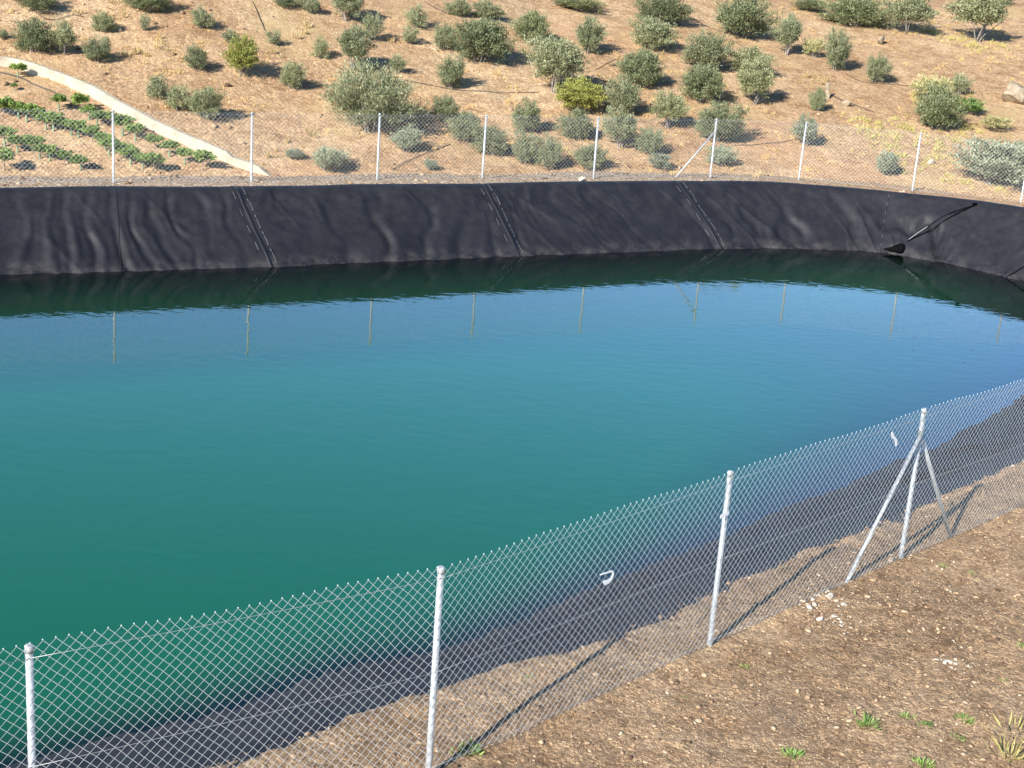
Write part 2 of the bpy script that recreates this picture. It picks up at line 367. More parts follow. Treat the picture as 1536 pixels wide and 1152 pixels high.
m = N('bark'); p = m.coord(); c = m.ramp(m.noise(p, 9, 3), [(.3, (.13, .105, .085)), (.7, (.30, .27, .23))])
M_BARK = m.done(m.pbr(color=c, rough=.9))
m = N('vine_guard'); c = m.ramp(m.n('ObjectInfo').outputs['Random'], [(0, (.10, .17, .09)), (1, (.20, .27, .15))])
M_GUARD = m.done(m.pbr(color=c, rough=.6))

m = N('stones'); c = m.ramp(m.attr('tint'), [(0, (.11, .065, .04)), (.35, (.25, .16, .095)), (.75, (.39, .275, .17)), (.95, (.44, .33, .22)), (1, (.50, .42, .33))])
p = m.coord(); c = m.mix(.5, c, m.mix(1.0, c, m.ramp(m.noise(p, 40, 3), [(.3, .6), (.7, 1.25)]), 'MULTIPLY'))
M_STONE = m.done(m.pbr(color=c, rough=.9, spec=.25, normal=m.bump(m.noise(p, 60, 3), .006)))
m = N('pale_rock'); p = m.coord(); c = m.ramp(m.noise(p, 3.5, 5, .65), [(.3, (.20, .15, .095)), (.55, (.33, .265, .18)), (.75, (.43, .38, .29))])
M_ROCK = m.done(m.pbr(color=c, rough=.9, normal=m.bump(m.noise(p, 8, 4), .05)))
m = N('white_rubble'); p = m.coord(); c = m.ramp(m.noise(p, 14, 4), [(.3, (.34, .28, .21)), (.65, (.52, .47, .40))])
M_RUB = m.done(m.pbr(color=c, rough=.9, normal=m.bump(m.noise(p, 40, 3), .01)))
m = N('white_channel_concrete'); p = m.coord()
c = m.ramp(m.noise(p, 1.6, 6, .65), [(.3, (.25, .205, .14)), (.47, (.385, .34, .255)), (.8, (.45, .41, .32))])
c = m.mix(m.ramp(m.noise(p, 6, 5, .7), [(.56, 0.0), (.70, .7)]), c, (.26, .19, .12))
M_CONC = m.done(m.pbr(color=c, rough=.9, normal=m.bump(m.noise(p, 12, 4), .02)))

m = N('galvanised_steel'); p = m.coord()
c = m.ramp(m.noise(p, 26, 4, .7), [(.36, (.27, .285, .29)), (.64, (.56, .575, .58))])
M_GALV = m.done(m.pbr(color=c, rough=.5, metal=.3, spec=.5, normal=m.bump(m.noise(p, 60, 2), .002)))
m = N('galvanised_wire'); M_WIRE = m.done(m.pbr(color=(.62, .64, .64), rough=.5, metal=.15, spec=.4))
m = N('dark_wire'); M_TENS = m.done(m.pbr(color=(.42, .43, .43), rough=.45, metal=.5))
m = N('white_plastic'); M_WPL = m.done(m.pbr(color=(.78, .79, .79), rough=.45))
m = N('black_hose'); M_HOSE = m.done(m.pbr(color=(.075, .06, .05), rough=.7))
m = N('black_rope'); M_ROPE = m.done(m.pbr(color=(.004, .004, .0045), rough=1.0, spec=.02))
m = N('rope_glint'); M_RGLINT = m.done(m.pbr(color=(.33, .33, .33), rough=.6))  # white glint on the black rope, given as a pale base colour

m = N('black_liner'); p = m.coord()
z = m.n('SeparateXYZ', {0: p}).outputs[2]
cloud = m.noise(p, 1.1, 5, .62)
c = m.ramp(cloud, [(.3, (.0108, .0112, .0150)), (.7, (.0185, .019, .0240))])
dust = m.math('MULTIPLY', m.ramp(m.noise(p, 2.3, 6, .7), [(.42, 0.0), (.70, .9)]), m.ramp(m.math('MULTIPLY', z, 1.0), [(.02, .85), (.30, .10), (1.0, .22)]))
c = m.mix(dust, c, (.075, .070, .067))
sp = m.ramp(m.noise(p, 34, 3, .7), [(.66, 0.0), (.78, .3)])
c = m.mix(sp, c, (.07, .068, .064))
nb = m.bump(m.noise(p, 3.2, 4, .6), .03, .6)
M_LINER = m.done(m.pbr(color=c, rough=.55, spec=.22, normal=nb))
m = N('liner_seam'); M_SEAM = m.done(m.pbr(color=(.016, .016, .018), rough=.38, spec=.5))
m = N('liner_print'); M_PRINT = m.done(m.pbr(color=(.10, .10, .105), rough=.8))

# pond water: clear near the edge, turbid green with depth, Fresnel sky reflection
m = N('pond_water'); p = m.coord()
dep = m.attr('depth')
turb = m.math('SUBTRACT', 1.0, m.math('POWER', 2.71828, m.math('MULTIPLY', dep, -.5)))
body = m.mix(turb, (.011, .026, .011), (.0030, .108, .043))
body = m.mix(m.ramp(m.noise(p, .10, 3), [(.35, 0.0), (.7, .35)]), body, (.0028, .096, .046))
st = m.n('Mapping', {'Vector': p, 'Rotation': (0, 0, .45), 'Scale': (1.0, 1.7, 1.0)}).outputs[0]
w1 = m.noise(st, 2.1, 2, .5, .4); w2 = m.noise(st, .55, 2, .5)
nb = m.bump(w1, .006, .44); nb = m.bump(w2, .010, .16, nb)
diff = m.n('BsdfDiffuse', {'Color': body}).outputs[0]
clear = m.n('BsdfTransparent', {'Color': (.70, .92, .86)}).outputs[0]
under = m.n('MixShader', {0: turb, 1: clear, 2: diff}).outputs[0]
gl = m.n('BsdfGlossy', {'Color': (1, 1, 1), 'Roughness': .015, 'Normal': nb}).outputs[0]
fr = m.n('Fresnel', {'IOR': 1.50, 'Normal': nb}).outputs[0]
M_WATER = m.done(m.n('MixShader', {0: fr, 1: under, 2: gl}).outputs[0])

# ------------------------------------------------------------------ object helpers
def mesh_np(name, verts, faces, mat, smooth=False, attrs=None, parent=None, uniform=None):
    """verts (n,3); faces: (k, 3|4) array or a list of tuples"""
    me = bpy.data.meshes.new(name)
    verts = np.asarray(verts, np.float32)
    if isinstance(faces, np.ndarray) and faces.ndim == 2:
        k, w = faces.shape
        me.vertices.add(len(verts)); me.vertices.foreach_set('co', verts.ravel())
        me.loops.add(k * w); me.loops.foreach_set('vertex_index', faces.astype(np.int32).ravel())
        me.polygons.add(k); me.polygons.foreach_set('loop_start', np.arange(0, k * w, w, dtype=np.int32))
        me.update(calc_edges=True)
    else:
        me.from_pydata([tuple(map(float, v)) for v in verts], [], [tuple(map(int, f)) for f in faces])
    if smooth:
        me.polygons.foreach_set('use_smooth', np.ones(len(me.polygons), bool))
    for an, vals in (attrs or {}).items():
        a = me.attributes.new(an, 'FLOAT', 'POINT'); a.data.foreach_set('value', np.asarray(vals, np.float32))
    me.materials.append(mat); me.validate(); me.update()
    o = bpy.data.objects.new(name, me); COL.objects.link(o)
    if parent is not None: o.parent = parent
    return o

def tag(o, label=None, cat=None, group=None, kind=None):
    if label: o['label'] = label
    if cat: o['category'] = cat
    if group: o['group'] = group
    if kind: o['kind'] = kind
    return o

def empty(name, loc, label, cat, group=None, rz=0.0):
    o = bpy.data.objects.new(name, None); COL.objects.link(o)
    o.location = loc; o.rotation_euler = (0, 0, rz); o.empty_display_size = .2
    return tag(o, label, cat, group)

class Buf:
    """collects vertices and quads/triangles of one mesh"""
    def __init__(self): self.v = []; self.f = []; self.n = 0
    def add(self, v, f):
        v = np.asarray(v, float); self.v.append(v); self.f += [tuple(i + self.n for i in q) for q in f]; self.n += len(v)
    def tube(self, pts, rad, seg=8, caps=True):
        pts = np.asarray(pts, float); k = len(pts)
        rad = np.full(k, rad) if np.isscalar(rad) else np.asarray(rad, float)
        tan = np.gradient(pts, axis=0); tan /= np.linalg.norm(tan, axis=1)[:, None] + 1e-12
        up = np.array([0, 0, 1.0]) if abs(tan[0][2]) < .9 else np.array([1.0, 0, 0])
        V = []
        for i in range(k):
            a = np.cross(tan[i], up); a /= np.linalg.norm(a) + 1e-12; b = np.cross(a, tan[i]); up = b
            for j in range(seg):
                t = 2 * math.pi * j / seg; V.append(pts[i] + rad[i] * (a * math.cos(t) + b * math.sin(t)))
        F = [(i * seg + j, i * seg + (j + 1) % seg, (i + 1) * seg + (j + 1) % seg, (i + 1) * seg + j) for i in range(k - 1) for j in range(seg)]
        if caps: F += [tuple(range(seg))[::-1], tuple((k - 1) * seg + j for j in range(seg))]
        self.add(V, F)
    def obj(self, name, mat, parent=None, smooth=True):
        o = mesh_np(name, np.concatenate(self.v), self.f, mat, smooth, parent=parent)
        return o

def grid_faces(r, c, wrap=False):
    i, j = np.meshgrid(np.arange(r - 1), np.arange(c - (0 if wrap else 1)), indexing='ij')
    a = i * c + j; b = i * c + (j + 1) % c
    return np.stack([a, b, b + c, a + c], -1).reshape(-1, 4)

def u_of_arc(a):
    return np.interp(a, np.append(_ARC, _ARC[-1] + np.linalg.norm(_C[0] - _C[-1])), np.append(_U, NST))
def arc_of_u(u):
    return np.interp(u, np.append(_U, NST), np.append(_ARC, _ARC[-1] + np.linalg.norm(_C[0] - _C[-1])))

# ------------------------------------------------------------------ ground: two lofts outward from the pond crest
def outward(u):
    W, C, Z = station(u)
    D = C - W; D /= np.linalg.norm(D, axis=1)[:, None]
    # even the directions out so that the sheets fan smoothly
    k = 5
    pad = np.concatenate([D[:1]] * k + [D] + [D[-1:]] * k)
    D = sum(pad[i:i + len(D)] for i in range(2 * k + 1)); D /= np.linalg.norm(D, axis=1)[:, None]
    return C, D, Z

def steps(segs):
    out = [0.0]
    for end, st in segs:
        while out[-1] < end - 1e-6: out.append(out[-1] + st); 
    return np.array(out)

def build_ground(name, us, ds, far, mat):
    C, D, Z = outward(us); A = arc_of_u(us)
    lip = .17 * fbm(A * .45, A * 0 + 3.3, 31) + .15 * fbm(A * 1.3, A * 0 + 1.3, 32) + .06 * fbm(A * 5, A * 0, 33)
    d0 = (.60 + .6 * lip) if far else (lip - .02)
    dd = np.concatenate([[0.0, .015], ds[1:]])
    rows = len(us); cols = len(dd)
    d = d0[:, None] + dd[None, :]
    x = C[:, 0:1] + D[:, 0:1] * d; y = C[:, 1:2] + D[:, 1:2] * d
    z = ground_z(x, y, d)
    if far:
        z = z - .05 * np.exp(-dd[None, :] / .08)
        z = z + .02 * fbm(x * 2.2, y * 2.2, 41) + .035 * fbm(x * 1.1, y * 1.1, 42) * sstep(4, 6, d) + .012 * fbm(x * 6, y * 6, 44)
    else:
        e = np.exp(-dd[None, :] / .10)
        z = z - .09 * e + .022 * fbm(x * 2.6, y * 2.6, 43) + .014 * fbm(x * 8, y * 8, 45)
        z = z + .035 * np.exp(-((d - .18 - .1 * lip[:, None]) / .14) ** 2) * (.5 + vnoise(x * 3, y * 3, 47))
    z[:, 0] = z[:, 1] - .32
    g = 1 - sstep(2.7, 4.4, d + .4 * vnoise(x * .6, y * .6, 51))
    o = mesh_np(name, np.stack([x, y, z], -1).reshape(-1, 3), grid_faces(rows, cols)[:, ::-1] if False else grid_faces(rows, cols), mat, True,
                {'gravel': (g * (.85 if far else 0) * np.clip(1.2 - sstep(4, 14, x), .25, 1)).ravel()})
    return tag(o, kind='structure')

def arc_list(parts):
    out = []
    for u0, u1, st in parts:
        a0, a1 = arc_of_u(np.array([u0, u1])); n = max(2, int((a1 - a0) / st)); out += list(np.linspace(a0, a1, n, endpoint=False))
    out.append(arc_of_u(np.array([parts[-1][1]]))[0])
    return u_of_arc(np.array(out))

SPLIT = 15.5
us_far = arc_list([(0, .5, .5), (.5, 11.2, .11), (11.2, SPLIT, .5)])
ds_far = steps([(4.6, .09), (46, .22), (80, 1.0), (240, 8.0)])
build_ground('hillside', us_far, ds_far, True, M_HILL)
us_near = arc_list([(SPLIT, 17.8, .4), (17.8, 26.4, .045), (26.4, 32, .6)])
ds_near = steps([(5.5, .045), (16, .3), (240, 8.0)])
build_ground('pond_bank', us_near, ds_near, False, M_BANK)

# ------------------------------------------------------------------ pond liner
def liner_wrinkle(a, v, far):
    """height of the folds: a metres along the crest, v metres down the slope"""
    wa = a + .42 * vnoise(a * .8, v * .95, 62) + .2 * vnoise(a * 1.7, v * 1.6, 52) + .9 * vnoise(a * .16, v * .3, 63)
    lean = .10 + .62 * sstep(22, 30, a - 17) - .35 * vnoise(a * .10, v * 0, 61)
    ph = 2 * math.pi * (wa / (1.02 + .25 * vnoise(a * .07, a * 0, 59)) - lean * v)
    mask = np.clip(.62 + 1.1 * fbm(a * .36, v * .55, 64), .26, 1.25)
    mask = mask * (.9 + .75 * sstep(24, 33, a - 17))
    f1 = .046 * mask * (np.sin(ph) + .45 * np.sin(2 * ph + .8 + 2.6 * vnoise(a * .6, v * .6, 60)))
    ph2 = 2 * math.pi * (wa / .34 - .3 * v) + 5 * vnoise(a * .8, v * .9, 65)
    f2 = .008 * np.sin(ph2) * np.clip(.2 + vnoise(a * .5, v * .6, 66), 0, 1)
    f3 = .045 * fbm(a * .5, v * .55, 67) + .020 * fbm(a * 1.6, v * 1.2, 68)
    f3 = f3 + .045 * (1 - np.abs(vnoise(a * 1.15 - .75 * v, v * .35, 55))) ** 6 * np.clip(.5 + vnoise(a * .4, v * .5, 54), 0, 1)
    if not far:
        f1 = f1 * .5
        f3 = f3 + .085 * fbm(a * .9, v * .8, 56) + .06 * np.abs(fbm(a * 1.6, v * 1.2, 57)) + .10 * np.maximum(0, vnoise(a * .55, v * .4, 58)) ** 2
    return f1 + f2 + f3

def liner_point(u, t, off=0.0):
    """t < 0: metres outward over the crest; t >= 0: fraction of the way down to the waterline"""
    u = np.asarray(u, float); t = np.asarray(t, float)
    W, C, Z = station(u)
    D = W - C; L = np.linalg.norm(D, axis=1); Dn = D / L[:, None]
    h = np.where(t < 0, t, t * L)
    k = .05
    b = Z * 1.05 * (1 - t * np.where(t > 0, 1, 0)) + np.where(t < 0, -t * .45, 0)
    z = -k * np.log(np.exp(-np.clip(Z, -9, 9) / k + 20) + np.exp(-np.clip(b, -9, 9) / k + 20)) + 20 * k
    z = z - np.where(t < 0, .22 * sstep(.12, .75, -t), 0) + .012
    sl = np.arctan2(Z, L) * sstep(-.1, .12, t)
    a = arc_of_u(u % NST)
    nearw = sstep(14, 17.5, u % NST) * (1 - sstep(28.5, 30, u % NST))
    w = (liner_wrinkle(a, h, True) * (1 - nearw) + liner_wrinkle(a, h, False) * nearw * (1 - .6 * sstep(.55, 1.0, t))) * (.12 + .88 * sstep(.0, .22, t)) * np.where(t < 0, sstep(.7, .0, -t) * .6, 1)
    w = w + off + .015 * vnoise(a * .5, a * 0, 69) + .035 * fbm(a * .28, a * 0 + 4.4, 70) * (1 - sstep(.0, .5, t))
    P = np.empty((len(u), 3))
    P[:, 0:2] = C + Dn * h[:, None] + Dn * (np.sin(sl) * w)[:, None]
    P[:, 2] = z + np.cos(sl) * w
    return P

lu = arc_list([(0, .6, .5), (.6, 11.4, .05), (11.4, 17.6, .25), (17.6, 27.4, .06), (27.4, 32, .6)])[:-1]
lt = np.concatenate([[-1.3, -.95, -.75, -.6, -.48, -.36, -.24, -.14, -.06], np.linspace(0, 1.12, 46), [1.2, 1.35, 1.6, 2.0, 2.5, 3.0]])
P = np.stack([liner_point(lu, np.full(len(lu), t)) for t in lt], 0)         # (t, u, 3)
LINER = mesh_np('pond_liner', P.reshape(-1, 3), grid_faces(len(lt), len(lu), True), M_LINER, True)
tag(LINER, 'black rubber pond liner with folds and welded seams around the green water', 'pond liner')

def strip_on_liner(name, path, width, off, mat, parent, n=60, thick=.004):
    """a thin welded strip along (u, t) path points"""
    us = np.interp(np.linspace(0, 1, n), np.linspace(0, 1, len(path)), [q[0] for q in path])
    ts = np.interp(np.linspace(0, 1, n), np.linspace(0, 1, len(path)), [q[1] for q in path])
    mid = liner_point(us, ts)
    du = width / 2 / np.maximum(np.gradient(_ARC)[0], 1e-6) * (_U[1] - _U[0])
    a = arc_of_u(us)
    l = liner_point(u_of_arc(a - width / 2), ts, off); r = liner_point(u_of_arc(a + width / 2), ts, off)
    lo = liner_point(u_of_arc(a - width / 2), ts, off - thick); ro = liner_point(u_of_arc(a + width / 2), ts, off - thick)
    V = np.stack([lo, l, r, ro], 1).reshape(-1, 3)
    return mesh_np(name, V, grid_faces(n, 4), mat, False, parent=parent)

SEAMS = [(2.01, 1.905, False), (2.955, 3.03, True), (5.055, 5.02, True), (6.955, 7.01, True), (8.905, 8.825, False)]
for (ua, ub, bold) in SEAMS:
    uc = lambda t, ua=ua, ub=ub: ua + (ub - ua) * t
    strip_on_liner('seam', [(uc(0), -.3), (uc(0), 0), (uc(1.05), 1.05)], .10 if bold else .03, .007, M_SEAM, LINER)
    if not bold:
        for t0 in np.arange(.08, .9, .13):
            if ua > 5:
                s = strip_on_liner('print_mark', [(uc(t0), t0), (uc(t0 + .05), t0 + .05)], .014, .016, M_PRINT, LINER, 6)
        continue
    aa = arc_of_u(np.array([uc(0), uc(1)]))
    for side, sh in ((-1, .17), (1, .17)):
        for t0 in np.arange(.02 if side > 0 else .10, .93, .21):
            q = lambda t: float(u_of_arc(arc_of_u(np.array([uc(t)])) + side * sh)[0])
            strip_on_liner('print_mark', [(q(t0), t0), (q(t0 + .095), t0 + .095)], .016, .012, M_PRINT, LINER, 8)
            if side > 0:
                for tt, w in ((t0 - .045, .035), (t0 - .028, .028), (t0 + .10, .04)):
                    strip_on_liner('print_mark', [(q(tt), tt), (q(tt + .013), tt + .013)], w, .012, M_PRINT, LINER, 3)

# bed under the water
o = mesh_np('pond_bed', [(-40, -4, -3.3), (20, -4, -3.3), (20, 48, -3.3), (-40, 48, -3.3)], [(0, 1, 2, 3)], M_LINER); tag(o, kind='structure')

# ------------------------------------------------------------------ water sheet with real depth
def build_water():
    st = .32
    xs = np.arange(-40, 18.2, st); ys = np.arange(-5, 48.6, st)
    X, Y = np.meshgrid(xs, ys, indexing='ij'); x = X.ravel(); y = Y.ravel()
    poly = _W[::16]; q = np.roll(poly, -1, 0)
    inside = np.zeros(len(x), bool); dist = np.full(len(x), 1e9)
    for (ax, ay), (bx, by) in zip(poly, q):
        c = ((ay > y) != (by > y)) & (x < (bx - ax) * (y - ay) / (by - ay + 1e-12) + ax); inside ^= c
        ex, ey = bx - ax, by - ay; t = np.clip(((x - ax) * ex + (y - ay) * ey) / (ex * ex + ey * ey + 1e-12), 0, 1)
        dist = np.minimum(dist, np.hypot(x - ax - t * ex, y - ay - t * ey))
    sd = np.where(inside, dist, -dist)
    # the bed falls away faster on the near bank than under the far slope
    side = sstep(-9, 2, -.5 * (x - 2) + .87 * (y - 32))
    steep = (4.0 - 2.9 * sstep(-6, 9, x)) * (1 - side) + .33 * side
    depth = np.clip(np.where(sd > 0, sd * steep, 0), 0, 5.5)
    r, c = X.shape
    keep_v = sd > -.75
    F = grid_faces(r, c); F = F[keep_v[F].all(1)]
    used, inv = np.unique(F, return_inverse=True)
    V = np.stack([x[used], y[used], np.zeros(len(used))], -1)
    o = mesh_np('water', V, inv.reshape(-1, 4)[:, ::-1].copy(), M_WATER, True, {'depth': depth[used]})
    return tag(o, kind='structure')
build_water()

# ------------------------------------------------------------------ chain-link fences
def post_mesh(parent, base, h, r, lean=(0, 0)):
    top = Vector(base) + Vector((lean[0], lean[1], h))
    b = Buf(); b.tube([(base[0], base[1], base[2] - .25), (base[0], base[1], base[2]), tuple(top)], r, 12)
    o = b.obj('post', M_GALV, parent)
    c = Buf()
    t = np.array(top)
    c.tube([t + (0, 0, -.045), t + (0, 0, .004), t + (0, 0, .014), t + (0, 0, .019)], [r * 1.16, r * 1.16, r * .9, r * .3], 12)
    c.obj('post_cap', M_GALV, o)
    return o

def net_bay(parent, P0, P1, zb0, zb1, h, off, rw, sag_seed, knob, seg=3, side=1, W=.096):
    """one bay of chain-link net between two posts; every wire is a flattened zigzag spiral"""
    P0 = np.array(P0, float); P1 = np.array(P1, float)
    L = np.linalg.norm(P1 - P0); e = (P1 - P0) / L; nrm = np.array([e[1], -e[0]]) * side
    n2 = int(round(L / (W / 2))); wx = L / n2
    rows = int(round(h / (W * .51))); 
    if rows % 2: rows += 1
    rz = h / rows
    V = []; F = []
    ii = np.arange(n2)
    # nodes: wire i alternates between x=i and x=i+1
    k = np.arange(rows + 1)
    par = (ii[:, None] + k[None, :]) % 2
    X = (ii[:, None] + par) * wx
    Zr = np.broadcast_to(k[None, :] * rz, X.shape).astype(float)
    wob = .010 * vnoise(X * 2.2 + sag_seed * 9, Zr * 2.5, 71) + .004 * vnoise(X * 9 + sag_seed, Zr * 8, 73)
    zz = Zr * (1 + .010 * vnoise(X * .9 + sag_seed, Zr * 0, 72)) + wob * .5 + .012 * np.sin(X / L * math.pi) * -1
    zb = zb0 + (zb1 - zb0) * X / L
    o_n = off + .014 * vnoise(X * .8 + sag_seed * 3, Zr * .9, 74)
    pos = np.empty(X.shape + (3,))
    pos[..., 0] = P0[0] + e[0] * (X + wob) + nrm[0] * o_n
    pos[..., 1] = P0[1] + e[1] * (X + wob) + nrm[1] * o_n
    pos[..., 2] = zb + zz
    A = pos[:, :-1].reshape(-1, 3); B = pos[:, 1:].reshape(-1, 3)
    rising = ((X[:, 1:] > X[:, :-1]) * 2 - 1).reshape(-1)           # front strands run one way, back strands the other
    shift = np.array([nrm[0], nrm[1], 0])[None] * (rising[:, None] * rw * .9)
    dirv = B - A; ln = np.linalg.norm(dirv, axis=1)[:, None]; dirv /= ln
    A = A - dirv * rw * .6 + shift; B = B + dirv * rw * .6 + shift
    n3 = np.array([nrm[0], nrm[1], 0.0]); sv = np.cross(dirv, n3); sv /= np.linalg.norm(sv, axis=1)[:, None]
    ring = []
    for j in range(seg):
        t = 2 * math.pi * j / seg + .5
        ring.append(rw * (math.cos(t) * sv + math.sin(t) * n3[None]))
    ns = len(A)
    V = np.concatenate([A + r for r in ring] + [B + r for r in ring])
    idx = np.arange(ns)
    F = np.concatenate([np.stack([idx + j * ns, idx + ((j + 1) % seg) * ns, idx + (seg + (j + 1) % seg) * ns, idx + (seg + j) * ns], -1) for j in range(seg)])
    if knob > 0:       # knuckled tips along the top
        tips = pos[par[:, -1] == 0][:, -1] if False else pos[::1, -1][(par[:, -1] == 1)]
        oc = np.array([(1, 0, 0), (-1, 0, 0), (0, 1, 0), (0, -1, 0), (0, 0, 1.4), (0, 0, -1.4)]) * knob
        fo = np.array([(0, 2, 4, 4), (2, 1, 4, 4), (1, 3, 4, 4), (3, 0, 4, 4), (2, 0, 5, 5), (1, 2, 5, 5), (3, 1, 5, 5), (0, 3, 5, 5)])
        b0 = len(V)
        kv = (tips[:, None, :] + oc[None] + np.array([0, 0, knob * .7])).reshape(-1, 3)
        tri = (np.arange(len(tips))[:, None, None] * 6 + fo[None, :, :3]).reshape(-1, 3) + b0
        V = np.concatenate([V, kv])
        faces = [tuple(q) for q in F.tolist()] + [tuple(q) for q in tri.tolist()]
    else:
        faces = F
    return mesh_np('mesh_panel', V, faces, M_WIRE, False, parent=parent)

def strand(parent, P0, P1, z0, z1, r, off=(0, 0), sag=.012):
    t = np.linspace(0, 1, 9)
    pts = np.stack([P0[0] + (P1[0] - P0[0]) * t + off[0], P0[1] + (P1[1] - P0[1]) * t + off[1], z0 + (z1 - z0) * t - sag * 4 * t * (1 - t)], -1)
    b = Buf(); b.tube(pts, r, 5); b.obj('tension_wire', M_TENS, parent)

FAR_POSTS = [(-15.15, 38.85), (-11.56, 40.62), (-8.02, 42.35), (-4.58, 44.52), (-1.43, 46.27), (2.17, 48.08), (6.27, 50.34), (9.52, 51.49), (13.34, 50.72), (17.0, 50.35), (20.2, 48.3), (22.0, 45.0)]
FAR_LEAN = [(0, 0), (-.01, 0), (-.02, 0), (-.005, 0), (.005, 0), (-.01, 0), (.005, .0), (.02, 0), (.0, 0), (.02, 0), (0, 0), (0, 0)]
NEAR_POSTS = [(-9.2, 5.4), (-6.28, 7.55), (-3.38, 9.61), (-.49, 11.55), (2.37, 14.56), (5.14, 17.43), (7.9, 20.2), (10.6, 22.9), (13.1, 26.0), (15.4, 29.3)]
HF = 2.0

def fence(name, label, posts, zs, leans, rpost, rwire, knob, side, braces, mids, cell):
    root = empty(name, (posts[len(posts) // 2][0], posts[len(posts) // 2][1], zs[len(posts) // 2]), label, 'fence')
    inv = Matrix.Translation(-Vector(root.location))
    made = []
    for (x, y), z, ln in zip(posts, zs, leans):
        made.append(post_mesh(root, (x, y, z), HF, rpost, ln))
    for i in range(len(posts) - 1):
        a, b = posts[i], posts[i + 1]
        la, lb = leans[i], leans[i + 1]
        made.append(net_bay(root, a, b, zs[i] + .02, zs[i + 1] + .02, HF + .01, rpost + rwire * 2.2, rwire, i + 1.7, knob, 3, side, cell))
        n0 = len(root.children)
        for zz in mids:
            d = np.array(b) - np.array(a); d /= np.linalg.norm(d); nn = np.array([d[1], -d[0]]) * side * (rpost + rwire * .2)
            strand(root, a, b, zs[i] + zz, zs[i + 1] + zz, .0022 if knob else .002, nn)
    for (bx, by, bz), i, hz, off in braces:
        px, py = posts[i]; z = zs[i]
        top = np.array([px + off[0], py + off[1], z + hz]); bot = np.array([bx, by, bz])
        dv = (bot - top) / np.linalg.norm(bot - top)
        b = Buf(); b.tube([top - dv * .02, (top + bot) / 2, bot + dv * .1], rpost * .86, 10); o = b.obj('brace', M_GALV, root)
        c = Buf(); c.tube([top + (0, 0, -.03) - np.array([off[0], off[1], 0]), top + (0, 0, .03) - np.array([off[0], off[1], 0])], rpost * 1.25, 10); c.obj('brace_clamp', M_GALV, root)
    for ch in root.children_recursive:
        if ch.parent is root: ch.location = -Vector(root.location)
    return root

zfar = [float(v) for v in gz([p[0] for p in FAR_POSTS], [p[1] for p in FAR_POSTS])]
zfar = [1.60 if 0 < i < 9 else z for i, z in enumerate(zfar)]
FENCE_FAR = fence('chain_link_fence', 'chain link fence on grey posts along the bank beyond the water, under the olive slope',
      FAR_POSTS, zfar, FAR_LEAN, .033, .0021, 0, 1, [((5.02, 49.72, 1.60), 6, 1.55, (-.03, -.02))], (1.95, .05), .135)
znear = [float(gz(*p)[0]) if i in (0, 1) else 1.58 for i, p in enumerate(NEAR_POSTS)]
FENCE_NEAR = fence('chain_link_fence', 'tall chain link fence with knuckled wire tips along the gravel bank, close to the camera',
      NEAR_POSTS, znear, [(0, 0)] * 10, .030, .00175, .0065, 1, [((4.25, 16.50, 1.56), 5, 1.70, (.0, -.043)), ((6.02, 18.32, 1.56), 5, 1.70, (.0, .043))], (1.92, 1.02, .06), .096)

# ------------------------------------------------------------------ plants
def leaf_quads(base, direc, length, width, roll):
    """diamond leaves: arrays of base points and directions"""
    direc = direc / (np.linalg.norm(direc, axis=1)[:, None] + 1e-9)
    ref = roll - (roll * direc).sum(1)[:, None] * direc; ref /= np.linalg.norm(ref, axis=1)[:, None] + 1e-9
    s = ref * (width[:, None] / 2); l = direc * length[:, None]
    bend = np.cross(direc, ref) * (length[:, None] * .08)
    V = np.stack([base, base + l * .45 + s + bend, base + l, base + l * .45 - s + bend], 1).reshape(-1, 3)
    F = np.arange(len(V)).reshape(-1, 4)
    return V, F

def crown_mesh(name, seed, mat, n_spray=70, per=34, z0=.10, waist=.45, ll=.075, lw=.022, up=.55, fuzz=.035, lump=.3, shape=1.0, hollow=.35):
    r = np.random.default_rng(seed)
    # spray end points over a lumpy egg outline
    th = r.uniform(0, 2 * math.pi, n_spray); cz = r.uniform(-.75, 1, n_spray)
    ph = np.sqrt(1 - cz * cz)
    lobes = r.normal(size=(5, 3)); lobes /= np.linalg.norm(lobes, axis=1)[:, None]
    dirs = np.stack([ph * np.cos(th), ph * np.sin(th), cz], -1)
    k = (np.maximum(dirs @ lobes.T, 0) ** 4).max(1)
    rad = (1 - lump) + lump * k + r.uniform(-.20, .10, n_spray)
    c = np.array([0, 0, (1 + z0) / 2]); hz = (1 - z0) / 2
    wz = np.where(dirs[:, 2] < 0, 1 - waist * np.abs(dirs[:, 2]) ** 1.3, 1.0)
    E = c + dirs * rad[:, None] * np.stack([.5 * wz, .5 * wz, np.full(n_spray, hz)], -1)
    B = np.stack([r.normal(0, .03, n_spray), r.normal(0, .03, n_spray), z0 + r.uniform(0, .25, n_spray) * shape], -1)
    # leaves along the outer part of each spray
    t = hollow + (1 - hollow) * r.random((n_spray, per)) ** .7
    bow = np.array([0, 0, .10]) * (4 * t * (1 - t))[..., None]
    P = B[:, None] + (E - B)[:, None] * t[..., None] + bow + r.normal(0, fuzz, (n_spray, per, 3)) * (1.2 - .5 * t[..., None])
    D = (E - B)[:, None] * .9 + np.array([0, 0, up]) * .6 + r.normal(0, .42, (n_spray, per, 3))
    P = P.reshape(-1, 3); D = D.reshape(-1, 3)
    keep = P[:, 2] > .03
    P = P[keep]; D = D[keep]; n = len(P)
    V, F = leaf_quads(P, D, ll * r.uniform(.6, 1.25, n), lw * r.uniform(.7, 1.4, n), r.normal(size=(n, 3)))
    spr = np.repeat(r.uniform(0, .55, n_spray), per)[keep]
    tint = np.clip(spr + r.uniform(0, .5, n), 0, 1)
    me = mesh_np(name, V, F, mat, False, {'tint': np.repeat(tint, 4)})
    return me

